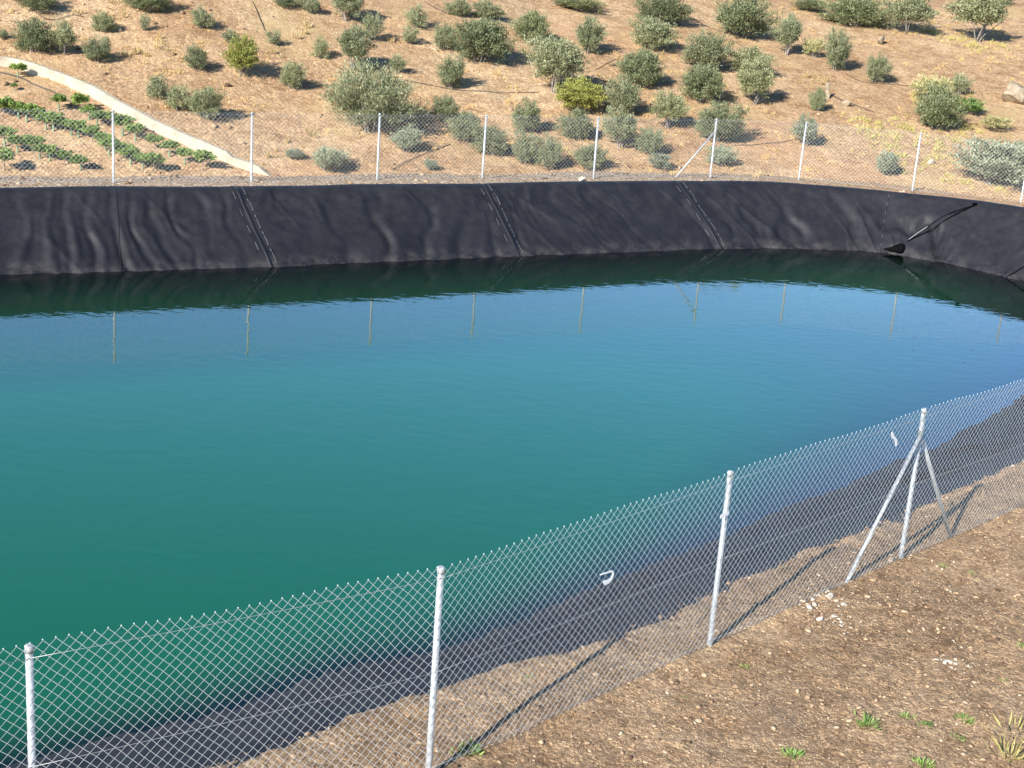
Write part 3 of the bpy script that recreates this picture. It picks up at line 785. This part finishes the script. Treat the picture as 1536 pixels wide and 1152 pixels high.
def trunk_mesh(name, seed, z_top=.55, n=4, r0=.035, spread=.2, mat=None):
    r = np.random.default_rng(seed); b = Buf()
    for k in range(n):
        a = r.uniform(0, 2 * math.pi); e = np.array([math.cos(a), math.sin(a), 0]) * spread * r.uniform(.4, 1.1)
        p = np.array([r.normal(0, .02), r.normal(0, .02), -.06]); q = e + (0, 0, z_top * r.uniform(.75, 1.1))
        mid = (p + q) / 2 + np.array([r.normal(0, .03), r.normal(0, .03), .03])
        ts = np.linspace(0, 1, 6)[:, None]
        pts = (1 - ts) ** 2 * p + 2 * ts * (1 - ts) * mid + ts ** 2 * q
        b.tube(pts, np.linspace(r0 * r.uniform(.8, 1.2), r0 * .3, 6), 6)
    return b.obj(name, mat or M_BARK)

PROTO = {}
def proto(kind, variants, trunk_kw=None, **kw):
    mat = kw.pop('mat')
    PROTO[kind] = []
    for k in range(variants):
        c = crown_mesh('crown', hash_seed(kind) + k, mat, **kw)
        t = trunk_mesh('trunk', hash_seed(kind) + 50 + k, **trunk_kw) if trunk_kw else None
        for o in (c, t):
            if o: COL.objects.unlink(o)
        PROTO[kind].append((c, t))
def hash_seed(s): return sum(ord(ch) * (i + 3) for i, ch in enumerate(s)) * 13

proto('O', 5, dict(z_top=.4, n=4, r0=.016), mat=M_OLIVE, n_spray=150, per=60, z0=-.06, waist=.16, ll=.050, lw=.0125, lump=.40, up=.7)
proto('D', 4, dict(z_top=.5, n=4, r0=.020), mat=M_DARK, n_spray=190, per=58, z0=-.06, waist=.10, ll=.045, lw=.0125, lump=.36, up=.7)
proto('T', 3, dict(z_top=.4, n=4, r0=.017, spread=.16), mat=M_OLIVE, n_spray=150, per=56, z0=.02, waist=.30, ll=.050, lw=.0130, lump=.42, up=.7)
proto('M', 1, dict(z_top=.5, n=6, r0=.014, spread=.34), mat=M_OLIVE, n_spray=150, per=44, z0=.16, waist=.10, ll=.055, lw=.016)
proto('B', 1, dict(z_top=.5, n=6, r0=.018, spread=.25), mat=M_OLIVE, n_spray=300, per=48, z0=.0, waist=.16, ll=.040, lw=.0085, up=.9, lump=.22)
proto('S', 3, dict(z_top=.6, n=3, r0=.022), mat=M_OLIVE, n_spray=60, per=44, z0=-.03, waist=.30, ll=.070, lw=.019, fuzz=.05, lump=.4)
proto('G', 3, dict(z_top=.4, n=5, r0=.016), mat=M_GREY, n_spray=130, per=42, z0=.0, waist=.12, ll=.06, lw=.015, up=.9, lump=.42)
proto('Y', 2, dict(z_top=.4, n=5, r0=.016), mat=M_YEL, n_spray=130, per=42, z0=.0, waist=.16, ll=.062, lw=.017, up=.8)
proto('W', 2, dict(z_top=.3, n=5, r0=.012), mat=M_PALE, n_spray=70, per=30, z0=.02, waist=.05, ll=.12, lw=.018, up=1.1)
proto('L', 1, dict(z_top=.3, n=4, r0=.014), mat=M_LOW, n_spray=80, per=30, z0=.02, waist=.0, ll=.10, lw=.03)
proto('V', 4, None, mat=M_VINE, n_spray=30, per=44, z0=.36, waist=.2, ll=.10, lw=.062, up=.1, fuzz=.05, lump=.35, hollow=.3)

def plant_part(src, name, root):
    o = src.copy(); o.name = name; COL.objects.link(o); o.parent = root
    return o

KIND = {'O': ('olive_tree', 'tree'), 'D': ('olive_tree', 'tree'), 'T': ('olive_tree', 'tree'), 'M': ('olive_tree', 'tree'), 'B': ('olive_tree', 'tree'),
        'S': ('olive_sapling', 'young tree'), 'G': ('scrub_bush', 'bush'), 'Y': ('broom_bush', 'bush'), 'W': ('dry_brush', 'bush'), 'L': ('low_shrub', 'shrub')}
GROUP = {'olive_tree': 'olive trees on the slope', 'olive_sapling': 'olive saplings on the slope', 'scrub_bush': 'grey scrub behind the fence',
         'broom_bush': 'yellow green bushes on the slope', 'dry_brush': 'pale brush on the slope', 'low_shrub': None}
tz = gz([t[0] for t in TREES], [t[1] for t in TREES])
for i, (x, y, w, h, k, label) in enumerate(TREES):
    name, cat = KIND[k]
    var = PROTO[k][i % len(PROTO[k])]
    root = empty(name, (x, y, float(tz[i]) - .03 - (.11 * h if k in 'ODSBG' else 0)), label, cat, GROUP[name], random.uniform(0, 6.28))
    root.scale = (w * 1.30, w * 1.30, h * 1.16)
    c = plant_part(var[0], 'crown', root)
    if var[1]: plant_part(var[1], 'trunk', root)

# vines: leafy head on a thin stem in a green guard tube
ROWS = ['middle vine row', 'vine row nearest the berm', 'upper vine row beside the white wall', 'bare patch by the hose', 'berm edge']
ORD = ['first', 'second', 'third', 'fourth', 'fifth', 'sixth', 'seventh', 'eighth', 'ninth', 'tenth', 'eleventh', 'twelfth', 'thirteenth', 'fourteenth', 'fifteenth', 'sixteenth', 'seventeenth', 'eighteenth']
sb = Buf(); sb.tube([(0, 0, -.05), (.01, 0, .3), (-.01, .01, .65)], [.022, .018, .012], 6); VSTEM = sb.obj('stem', M_BARK); COL.objects.unlink(VSTEM)
sb = Buf(); sb.tube([(0, 0, -.03), (0, 0, .36)], [.05, .045], 8, False); VGUARD = sb.obj('guard_tube', M_GUARD); COL.objects.unlink(VGUARD)
vz = gz([t[0] for t in VINES], [t[1] for t in VINES])
for i, (x, y, r, k) in enumerate(VINES):
    if r < 3: label = 'leafy young vine, %s along the %s' % (ORD[k], ROWS[r])
    elif r == 3: label = ('small vine under the white wall beside the black hose' if k == 0 else 'tiny low vine below the black hose, near the lone small vine')
    else: label = 'vine half hidden behind the berm edge, below the nearest row'
    v = empty('grape_vine', (x, y, float(vz[i])), label, 'vine', 'young vines in rows', random.uniform(0, 6.28))
    s = random.uniform(.62, .86) * (.55 if r == 3 and k == 1 else 1)
    v.scale = (s * 1.0, s * 1.0, s * .82)
    plant_part(PROTO['V'][i % 4][0], 'crown', v); plant_part(VSTEM, 'stem', v)
    if i % 3 != 1: plant_part(VGUARD, 'guard_tube', v)

def blades(name, spots, per_m2, bl, bw, mat, seed, label, cat, curl=.5):
    """tufts of grass blades scattered inside soft round patches"""
    r = np.random.default_rng(seed); C = []
    for (x, y, w) in spots:
        n = max(3, int(per_m2 * w * w)); q = r.normal(0, w * .42, (n, 2)); q[:, 1] *= 1.5
        C.append(np.stack([x + q[:, 0], y + q[:, 1]], -1))
    C = np.concatenate(C)
    C = C[crest_distance(C[:, 0], C[:, 1]) > 1.7]
    Z = gz(C[:, 0], C[:, 1])
    nb = 16; P = np.repeat(np.stack([C[:, 0], C[:, 1], Z - .03], -1), nb, 0)
    size = np.repeat(r.uniform(.5, 1.3, len(C)), nb)
    P[:, :2] += r.normal(0, .05, (len(P), 2)) * size[:, None]
    D = np.stack([r.normal(0, curl, len(P)), r.normal(0, curl, len(P)), np.ones(len(P))], -1)
    V, F = leaf_quads(P, D, bl * size * r.uniform(.6, 1.2, len(P)), np.full(len(P), bw) * size, r.normal(size=(len(P), 3)))
    o = mesh_np(name, V, F, mat, False, {'tint': np.repeat(r.random(len(P)), 4)})
    return tag(o, label, cat, kind='stuff')

blades('dry_grass', TUFTS, 16, .30, .026, M_STRAW, 5, 'straw coloured dry grass tufts scattered over the bare slope', 'grass')
blades('yellow_grass', YELLOW_GRASS, 26, .20, .022, M_YGR, 6, 'yellowish grass patches around the bushes on the slope', 'grass')
sp = []
rr = np.random.default_rng(15)
for _ in range(900):
    x = rr.uniform(-24, 27); y = rr.uniform(48, 84) + .3 * x
    if fbm(np.array([x * .16]), np.array([y * .16]), 81)[0] > .02: sp.append((x, y, rr.uniform(.2, .6)))
blades('sparse_grass', sp, 16, .17, .018, M_STRAW, 9, 'thin dry grass wisps over the whole bare slope', 'grass')

# ------------------------------------------------------------------ stones
def ico():
    g = (1 + 5 ** .5) / 2
    v = np.array([(-1, g, 0), (1, g, 0), (-1, -g, 0), (1, -g, 0), (0, -1, g), (0, 1, g), (0, -1, -g), (0, 1, -g), (g, 0, -1), (g, 0, 1), (-g, 0, -1), (-g, 0, 1)], float)
    f = np.array([(0, 11, 5), (0, 5, 1), (0, 1, 7), (0, 7, 10), (0, 10, 11), (1, 5, 9), (5, 11, 4), (11, 10, 2), (10, 7, 6), (7, 1, 8), (3, 9, 4), (3, 4, 2), (3, 2, 6), (3, 6, 8), (3, 8, 9), (4, 9, 5), (2, 4, 11), (6, 2, 10), (8, 6, 7), (9, 8, 1)])
    return v / np.linalg.norm(v[0]), f
IV, IF = ico()

def stones(name, pts, sizes, mat, seed, label, cat, kind='stuff', tint=None):
    r = np.random.default_rng(seed); n = len(pts)
    V = IV[None] * (1 + r.uniform(-.5, .35, (n, 12)))[..., None]
    V = V * r.uniform(.5, 1.25, (n, 1, 3)) * np.array([1, 1, .6])
    a = r.uniform(0, 6.28, n); ca, sa = np.cos(a)[:, None], np.sin(a)[:, None]
    V = np.stack([V[..., 0] * ca - V[..., 1] * sa, V[..., 0] * sa + V[..., 1] * ca, V[..., 2]], -1)
    V = V * sizes[:, None, None] + pts[:, None]
    F = (IF[None] + (np.arange(n) * 12)[:, None, None]).reshape(-1, 3)
    tn = r.random(n) if tint is None else tint
    o = mesh_np(name, V.reshape(-1, 3), F, mat, False, {'tint': np.repeat(tn, 12)})
    return tag(o, label, cat, kind=kind)

def near_surface(x, y):
    """the bank's surface, its small lumps included"""
    return gz(x, y) + .022 * fbm(x * 2.6, y * 2.6, 43) + .014 * fbm(x * 8, y * 8, 45)

rr = np.random.default_rng(21)
n = 52000
uu = rr.uniform(arc_of_u(np.array([18.0]))[0], arc_of_u(np.array([26.6]))[0], n); dd = rr.uniform(.02, 5.8, n) ** 1.0
C_, D_, _z = outward(np.sort(u_of_arc(uu)))
X = C_ + D_ * dd[:, None]
dens = .5 + .5 * fbm(X[:, 0] * .9, X[:, 1] * .9, 91)
keep = rr.random(n) < np.clip(.25 + dens, .12, 1)
X = X[keep]; s = np.minimum(.0060 * rr.pareto(2.5, len(X)) + .0065, .036)
stones('gravel', np.stack([X[:, 0], X[:, 1], near_surface(X[:, 0], X[:, 1]) + s * .12], -1), s, M_STONE, 22, 'loose brown gravel and broken stones over the bank outside the fence', 'gravel')
n = 9000
a0, a1 = arc_of_u(np.array([.6, 10.9])); C_, D_, _z = outward(np.sort(u_of_arc(rr.uniform(a0, a1, n))))
dd = np.where(rr.random(n) < .45, rr.uniform(.75, 4.0, n), rr.uniform(3, 34, n))
X = C_ + D_ * dd[:, None]; s = np.minimum(.02 * rr.pareto(2.4, n) + .018, .14) * np.where(dd < 4, .8, 1.15)
stones('hillside_stones', np.stack([X[:, 0], X[:, 1], gz(X[:, 0], X[:, 1]) + s * .1], -1), s, M_STONE, 23, 'small loose stones and clods littering the berm and bare slope', 'stones')

def boulder(name, x, y, w, h, mat, seed, label, cat, group=None, base=None):
    """one angular rock: a chipped, subdivided ico"""
    r = np.random.default_rng(seed); v, f = IV.copy(), [tuple(q) for q in IF]
    for _ in range(2):
        cache = {}; v = list(map(np.array, v)); nf = []
        def mid(a, b):
            key = (min(a, b), max(a, b))
            if key not in cache: cache[key] = len(v); m_ = (v[a] + v[b]) / 2; v.append(m_ / np.linalg.norm(m_))
            return cache[key]
        for a, b, c in f:
            ab, bc, ca = mid(a, b), mid(b, c), mid(c, a); nf += [(a, ab, ca), (b, bc, ab), (c, ca, bc), (ab, bc, ca)]
        f = nf; v = np.array(v)
    for _ in range(12):                                        # chip flat facets
        d = r.normal(size=3); d /= np.linalg.norm(d); lim = r.uniform(.30, .66)
        over = np.maximum(v @ d - lim, 0); v = v - over[:, None] * d
    v = v * (1 + r.normal(0, .02, len(v)))[:, None] * np.array([w / 2, w / 2 * r.uniform(.7, 1), h / 2])
    z = float(gz(x, y)[0]) if base is None else base
    o = mesh_np(name, v, np.array(f), mat, False); o.location = (x, y, z + h * .22); o.rotation_euler = (0, 0, r.uniform(0, 6.28))
    return tag(o, label, cat, group)

HL = ['big pale boulder with a dark crack on the open slope', 'upright pale rock beside the small egg shaped olive', 'low white stone lying downhill of the upright pale rock',
      'pale broken rock on the slope under the wide dark olive', 'flat whitish stone lying in the yellow grass behind the last fence bay', 'crumbled white stone at the foot of a fence post on the berm']
for k, (x, y, w, h) in enumerate(HILL_ROCKS):
    boulder('boulder' if k == 0 else 'rock', x, y, w * 1.05, h * 1.3, M_ROCK if k < 4 else M_RUB, 300 + k, HL[k], 'rock', 'pale rocks on the slope')
for k, (x, y) in enumerate(RUBBLE):
    sz = random.uniform(.04, .105)
    boulder('rubble_stone', x, y, sz * 1.3, sz * .7, M_RUB, 400 + k,
            'small white broken stone in the rubble patch by the brace foot' if k < 14 else 'tiny white stone chip in the pale smear on open gravel',
            'stone', 'white rubble by the brace foot' if k < 14 else 'white chips on the open gravel', base=float(near_surface(np.array([x]), np.array([y]))[0]))

rr = np.random.default_rng(31)
q = np.concatenate([np.array(RUBBLE)[rr.integers(0, 14, 90)] + rr.normal(0, .13, (90, 2)), np.array(RUBBLE)[14 + rr.integers(0, len(RUBBLE) - 14, 30)] + rr.normal(0, .12, (30, 2))])
s = rr.uniform(.006, .024, len(q))
stones('rubble_chips', np.stack([q[:, 0], q[:, 1], near_surface(q[:, 0], q[:, 1]) + s * .1], -1), s, M_RUB, 32, 'tiny white crumbs scattered among the broken stones by the brace foot', 'rubble')

# ------------------------------------------------------------------ weeds on the near bank
WL = ['bright green weed growing at the foot of the net beside a fence post', 'small grassy weed between the fence and the open gravel, nearest the middle post',
      'lush green weed tuft at the lower edge of the picture', 'spreading pale green weed in gravel, between the lush tuft and the leafy weed', 'leafy green weed with pointed blades on open gravel',
      'small star shaped weed beside the stony damp patch', 'sparse yellowish weed just uphill of the leafy weed', 'tall straggly yellow green weed in the lowest corner',
      'green weed cut by the picture edge above the gravel', 'tiny dark weed alone near the picture edge', 'low bluish weed sprig on damp bare soil',
      'tiny weed near the fence beyond the braced post, first of two', 'tiny weed near the fence beyond the braced post, second of two', 'speck of a weed on gravel near the net', 'bushy low weed on the dark damp soil at the lower edge', 'faint green weed inside the fence on the bank']
for k, (x, y, w, h) in enumerate(WEEDS):
    w = w * .78
    r = np.random.default_rng(500 + k); tall = k == 7
    nb = int(34 if tall else 90 if w > .16 else 46)
    P = np.stack([r.normal(0, w * .22, nb), r.normal(0, w * .22, nb), np.full(nb, -.01)], -1)
    out = P.copy(); out[:, 2] = 0; out /= np.linalg.norm(out, axis=1)[:, None] + 1e-6
    D = out * r.uniform(.3, 1.3, nb)[:, None] + np.array([0, 0, 1.0 if not tall else 1.4]) * r.uniform(.5, 1.2, nb)[:, None]
    L = np.full(nb, (w * .45 if not tall else .24)) * r.uniform(.4, 1.2, nb)
    V, F = leaf_quads(P, D, L, L * (.10 if not tall else .05) + .004, r.normal(size=(nb, 3)))
    if tall:
        P2 = P + np.array([0, 0, .16]) + D * .08; V2, F2 = leaf_quads(P2, D + r.normal(0, .6, (nb, 3)), L * .7, L * .06 + .004, r.normal(size=(nb, 3)))
        F = np.concatenate([F, F2 + len(V)]); V = np.concatenate([V, V2])
    o = mesh_np('weed', V, F, M_YGR if tall else M_WEED, False, {'tint': np.repeat(r.random(len(V) // 4), 4)})
    o.location = (x, y, float(near_surface(np.array([x]), np.array([y]))[0]))
    tag(o, WL[k], 'weed', 'weeds on the near bank')

# ------------------------------------------------------------------ white channel wall and irrigation hoses
def polyline(pts, step=.4):
    pts = np.array(pts, float); seg = np.linalg.norm(np.diff(pts, axis=0), axis=1); s = np.concatenate([[0], np.cumsum(seg)])
    t = np.arange(0, s[-1], step); t = np.append(t, s[-1])
    q = np.stack([np.interp(t, s, pts[:, 0]), np.interp(t, s, pts[:, 1])], -1)
    for _ in range(3): q[1:-1] = (q[:-2] + 2 * q[1:-1] + q[2:]) / 4
    return q
WALL = WALL + [(WALL[-1][0] * 2.2 - WALL[-2][0] * 1.2, WALL[-1][1] * 2.2 - WALL[-2][1] * 1.2)]
q = polyline(WALL, .25); tn = np.gradient(q, axis=0); tn /= np.linalg.norm(tn, axis=1)[:, None]; nr = np.stack([-tn[:, 1], tn[:, 0]], -1)
zb = gz(q[:, 0], q[:, 1]); hw = .37 + .03 * vnoise(q[:, 0] * .7, q[:, 1] * .7, 95) + .012 * vnoise(q[:, 0] * 3, q[:, 1] * 3, 96)
k = len(q); hw = hw * np.where(np.arange(k) > k * .86, .72, 1.0) * (1 - .97 * sstep(k * .93, k - 1, np.arange(k)))
tk = .20
prof = []
for (o_, z_) in ((-.01, -.30), (0, -.02), (.02, 1.0), (.05, 1.03), (tk, 1.03), (tk + .03, .98), (tk + .03, -.30)):
    zz = np.where(z_ > .5, zb + hw * z_, zb + z_)
    prof.append(np.stack([q[:, 0] + nr[:, 0] * o_, q[:, 1] + nr[:, 1] * o_, zz], -1))
V = np.stack(prof, 1).reshape(-1, 3); c = len(prof)
F = [tuple(f) for f in grid_faces(k, c).tolist()] + [tuple(range(c)), tuple((k - 1) * c + j for j in range(c))[::-1]]
o = mesh_np('channel_wall', V, F, M_CONC, False); tag(o, 'long low white concrete wall descending the slope above the vine rows', 'wall')

HOSE_L = ['dark irrigation hose sagging across bare soil toward the big pale olive', 'short hose piece uphill of the big pale olive', 'hose running from the slim two lobed olive past the lone round olive',
          'hose curving down past the two pale rocks', 'hose just behind the fence next to the braced post', 'thick black hose snaking under the white wall', 'hose behind the fence below the descending olive trio',
          'short hose at the top edge beside the chain of olives', 'thin hose down the open slope at the top edge', 'short hose between two cut off saplings at the top edge', 'short hose leading away from the yellow green bush', 'looping hose uphill of the two olives near the wall top']
for hpts, lab in zip(HOSES, HOSE_L):
    q = polyline(hpts, .18); b = Buf()
    wv = .05 * vnoise(q[:, 0] * 1.2, q[:, 1] * 1.2, 97)
    b.tube(np.stack([q[:, 0], q[:, 1] + wv, gz(q[:, 0], q[:, 1] + wv) + .035], -1), .028 if 'thick' in lab else .014, 6)
    o = b.obj('irrigation_hose', M_HOSE); tag(o, lab, 'hose', 'irrigation hoses on the slope')

# ------------------------------------------------------------------ small things at the pond
def on_liner(u, t, off): return liner_point(np.array([u]), np.array([t]), off)[0]
# weighted bag at the waterline held by a doubled rope
pb = on_liner(9.07, .93, .05); kn = on_liner(9.78, .13, .05)
bag = empty('sand_bag', tuple(on_liner(9.06, .95, 0)), 'black weight bag lying half in the water on the liner slope', 'bag')
W_, C_, Z_ = station(np.array([9.06])); dn = (W_ - C_)[0]; dn /= np.linalg.norm(dn); sdv = np.array([-dn[1], dn[0]])
r = np.random.default_rng(3); V = []
up3 = np.array([0, 0, 1.0]); inw = np.array([dn[0], dn[1], 0]); alo = np.array([-sdv[0], -sdv[1], 0])
if alo[0] > 0: alo = -alo                                       # the sack tapers away from the rope
for i, (s_, wid, hei) in enumerate([(.95, .03, .02), (.78, .12, .07), (.50, .24, .17), (.22, .34, .30), (.02, .36, .40), (-.10, .30, .42), (-.16, .14, .30)]):
    for j in range(10):
        a = 2 * math.pi * j / 10; k_ = 1 + r.uniform(-.12, .12)
        V.append((alo * s_ * .85 + (inw * math.cos(a) * wid * .8 + up3 * (math.sin(a) * hei * .55 + hei * .25)) * k_) * .78 - inw * .05)
F = [(i * 10 + j, i * 10 + (j + 1) % 10, (i + 1) * 10 + (j + 1) % 10, (i + 1) * 10 + j) for i in range(6) for j in range(10)] + [tuple(range(10))[::-1], tuple(60 + j for j in range(10))]
mesh_np('sack', V, F, M_ROPE, True, parent=bag)
rope = empty('anchor_rope', tuple(kn), 'doubled dark rope from a knot on the liner down to the black weight bag', 'rope')
def rope_path(side, sag):
    pts = []
    for t in np.linspace(0, 1, 24):
        u_ = 9.78 + (9.13 - 9.78) * t + side * math.sin(math.pi * t) * .05
        t_ = .13 + (.80 - .13) * t + sag * math.sin(math.pi * t)
        pts.append(on_liner(u_, t_, .05))
    pts = np.array(pts)
    for _ in range(14): pts[1:-1] = (pts[:-2] + pts[2:] + 2 * pts[1:-1]) / 4     # a taut rope bridges the folds
    return pts - np.array(kn)
b = Buf(); b.tube(rope_path(.0, .07), .018, 7); b.obj('rope_strand', M_ROPE, rope)
up_ = rope_path(-.6, -.01); b = Buf(); b.tube(up_[:15], .013, 7); b.obj('rope_strand', M_ROPE, rope)
b = Buf(); b.tube(up_[14:], .011, 7); b.obj('glint_strand', M_RGLINT, rope)['label'] = 'end of the dark rope with its white glint painted in'  # lower rope end coloured pale to stand for the glint
b = Buf(); kp = np.array([(.0, 0, 0), (.06, .02, .03), (.09, .0, .06), (.03, -.04, .08), (-.03, 0, .04)]) * 1.0; b.tube(kp, .040, 7); b.obj('knot', M_ROPE, rope)
b = Buf(); b.tube([on_liner(u_, t_, .03) for u_, t_ in zip(np.linspace(11.15, 10.74, 16), np.linspace(.12, 1.04, 16) + .05 * np.sin(np.linspace(0, 3.14, 16)))], .016, 7)
o = b.obj('mooring_rope', M_ROPE); tag(o, 'single dark rope entering the water at the picture edge', 'rope')

def scrap(name, pts, wid, label, mat=M_WPL, cat='plastic scrap'):
    pts = np.array(pts, float); nrm_ = np.array([.69, -.72, 0]); V = []
    for i, p_ in enumerate(pts):
        d = pts[min(i + 1, len(pts) - 1)] - pts[max(i - 1, 0)]; d /= np.linalg.norm(d); s = np.cross(d, nrm_) * wid[i] / 2
        V += [p_ + s, p_ - s, p_ - s - nrm_ * .004, p_ + s - nrm_ * .004]
    k_ = len(pts); F = [tuple(f) for f in grid_faces(k_, 4, True).tolist()] + [(0, 1, 2, 3), tuple((k_ - 1) * 4 + j for j in (3, 2, 1, 0))]
    o = mesh_np(name, V, F, mat, False); return tag(o, label, cat, 'plastic scraps caught in the net')
def on_fence(i, s, z, off=.045):
    a = np.array(NEAR_POSTS[i]); b_ = np.array(NEAR_POSTS[i + 1]); d = (b_ - a) / np.linalg.norm(b_ - a)
    p_ = a + (b_ - a) * s; return np.array([p_[0] + d[1] * off, p_[1] - d[0] * off, 1.58 + z])
scrap('plastic_scrap', [on_fence(3, s_, z_) for s_, z_ in ((.505, 1.39), (.525, 1.385), (.548, 1.38), (.555, 1.35), (.550, 1.30), (.54, 1.28), (.528, 1.28), (.52, 1.30))], [.015, .018, .02, .02, .03, .05, .055, .02],
      'hooked white plastic scrap caught in the net over the dark liner')
scrap('plastic_scrap', [on_fence(4, s_, z_) for s_, z_ in ((.80, 1.86), (.81, 1.80), (.825, 1.76), (.835, 1.72), (.84, 1.66))], [.03, .045, .035, .05, .03], 'twisted white plastic strip high in the net beside the braced post')
scrap('plastic_tag', [on_fence(3, s_, z_) for s_, z_ in ((.965, 1.545), (.98, 1.55), (1.0, 1.55))], [.04, .045, .04], 'short white tag sticking out from the post next to the braced one')
# black offcut of liner lying on the berm behind the crest
x_, y_ = 3.35, 47.35
V = [(x_ - .30, y_, 1.62), (x_ - .1, y_ + .12, 1.70), (x_ + .12, y_ + .05, 1.69), (x_ + .36, y_ + .1, 1.61), (x_ + .25, y_ - .12, 1.60), (x_ - .05, y_ - .14, 1.63)]
o = mesh_np('liner_offcut', V + [(a, b_, c_ - .03) for a, b_, c_ in V], [(0, 5, 4, 3, 2, 1), (6, 7, 8, 9, 10, 11)] + [(i, (i + 1) % 6, 6 + (i + 1) % 6, 6 + i) for i in range(6)], M_SEAM)
tag(o, 'crumpled black offcut lying on the berm between the crest and the fence', 'liner scrap')
# pale specks floating near the far corner of the water
rr = np.random.default_rng(77); V = []; F = []
for _ in range(150):
    x_ = rr.uniform(6.5, 15.5); y_ = rr.uniform(33, 46.5)
    if x_ > 8 + (y_ - 28) * .62 or rr.random() > (x_ - 5) / 9: continue
    s_ = rr.uniform(.010, .028); n0 = len(V)
    V += [(x_ + s_ * math.cos(a), y_ + s_ * math.sin(a), .006) for a in np.arange(6) * 1.047] ; F.append(tuple(range(n0, n0 + 6)))
o = mesh_np('floating_specks', V, F, M_PRINT); tag(o, 'pale specks floating on the water near the rope', 'floating debris', kind='stuff')

# ------------------------------------------------------------------ light, sky, camera
SUN_AZ = math.radians(57.8 + 180); SUN_EL = math.radians(29.0)
to_sun = Vector((math.cos(SUN_AZ) * math.cos(SUN_EL), math.sin(SUN_AZ) * math.cos(SUN_EL), math.sin(SUN_EL)))
sl = bpy.data.lights.new('sun', 'SUN'); sl.energy = 5.0; sl.angle = math.radians(.4); sl.color = (1.0, .955, .88)
so = bpy.data.objects.new('sun', sl); COL.objects.link(so); so.rotation_euler = to_sun.to_track_quat('Z', 'Y').to_euler()

w = bpy.data.worlds.new('World'); SC.world = w; w.use_nodes = True
nt = w.node_tree; nt.nodes.clear()
sky = nt.nodes.new('ShaderNodeTexSky'); sky.sky_type = 'NISHITA'; sky.sun_disc = False
sky.sun_elevation = SUN_EL; sky.sun_rotation = math.atan2(to_sun.x, to_sun.y); sky.air_density = 1.0; sky.dust_density = .1; sky.ozone_density = 3.0; sky.altitude = 1200
bg = nt.nodes.new('ShaderNodeBackground'); bg.inputs['Strength'].default_value = .062
wo = nt.nodes.new('ShaderNodeOutputWorld'); hs = nt.nodes.new('ShaderNodeHueSaturation'); hs.inputs['Saturation'].default_value = 1.15; hs.inputs['Value'].default_value = 1.15
nt.links.new(sky.outputs[0], hs.inputs['Color']); 
# the sky is brighter in a wide band above the horizon than overhead
tc = nt.nodes.new('ShaderNodeTexCoord'); sx = nt.nodes.new('ShaderNodeSeparateXYZ'); mr = nt.nodes.new('ShaderNodeMapRange'); vm = nt.nodes.new('ShaderNodeVectorMath')
mr.interpolation_type = 'SMOOTHSTEP'
for i_, v_ in zip((1, 2, 3, 4), (.25, .75, 2.0, .75)): mr.inputs[i_].default_value = v_
vm.operation = 'SCALE'
nt.links.new(tc.outputs['Generated'], sx.inputs[0]); nt.links.new(sx.outputs[2], mr.inputs[0])
nt.links.new(hs.outputs[0], vm.inputs[0]); nt.links.new(mr.outputs[0], vm.inputs['Scale']); nt.links.new(vm.outputs[0], bg.inputs[0]); nt.links.new(bg.outputs[0], wo.inputs[0])

cam = bpy.data.cameras.new('camera'); cam.sensor_width = 36; cam.lens = 2190.83 * 36 / 1536; cam.clip_end = 2000; cam.clip_start = .1
co = bpy.data.objects.new('camera', cam); COL.objects.link(co)
R_ = Vector((.99724, .021258, .071099)); U_ = Vector((-.074209, .285673, .955450)); F_ = Vector((0, .958091, -.286463))
mw = Matrix((R_, U_, -F_)).transposed().to_4x4(); mw.translation = (0, 0, 8.7254); co.matrix_world = mw
SC.camera = co
SC.view_settings.view_transform = 'Standard'; SC.view_settings.look = 'None'; SC.view_settings.exposure = 1.0; SC.view_settings.gamma = 1
SC.cycles.max_bounces = 6; SC.cycles.transparent_max_bounces = 12
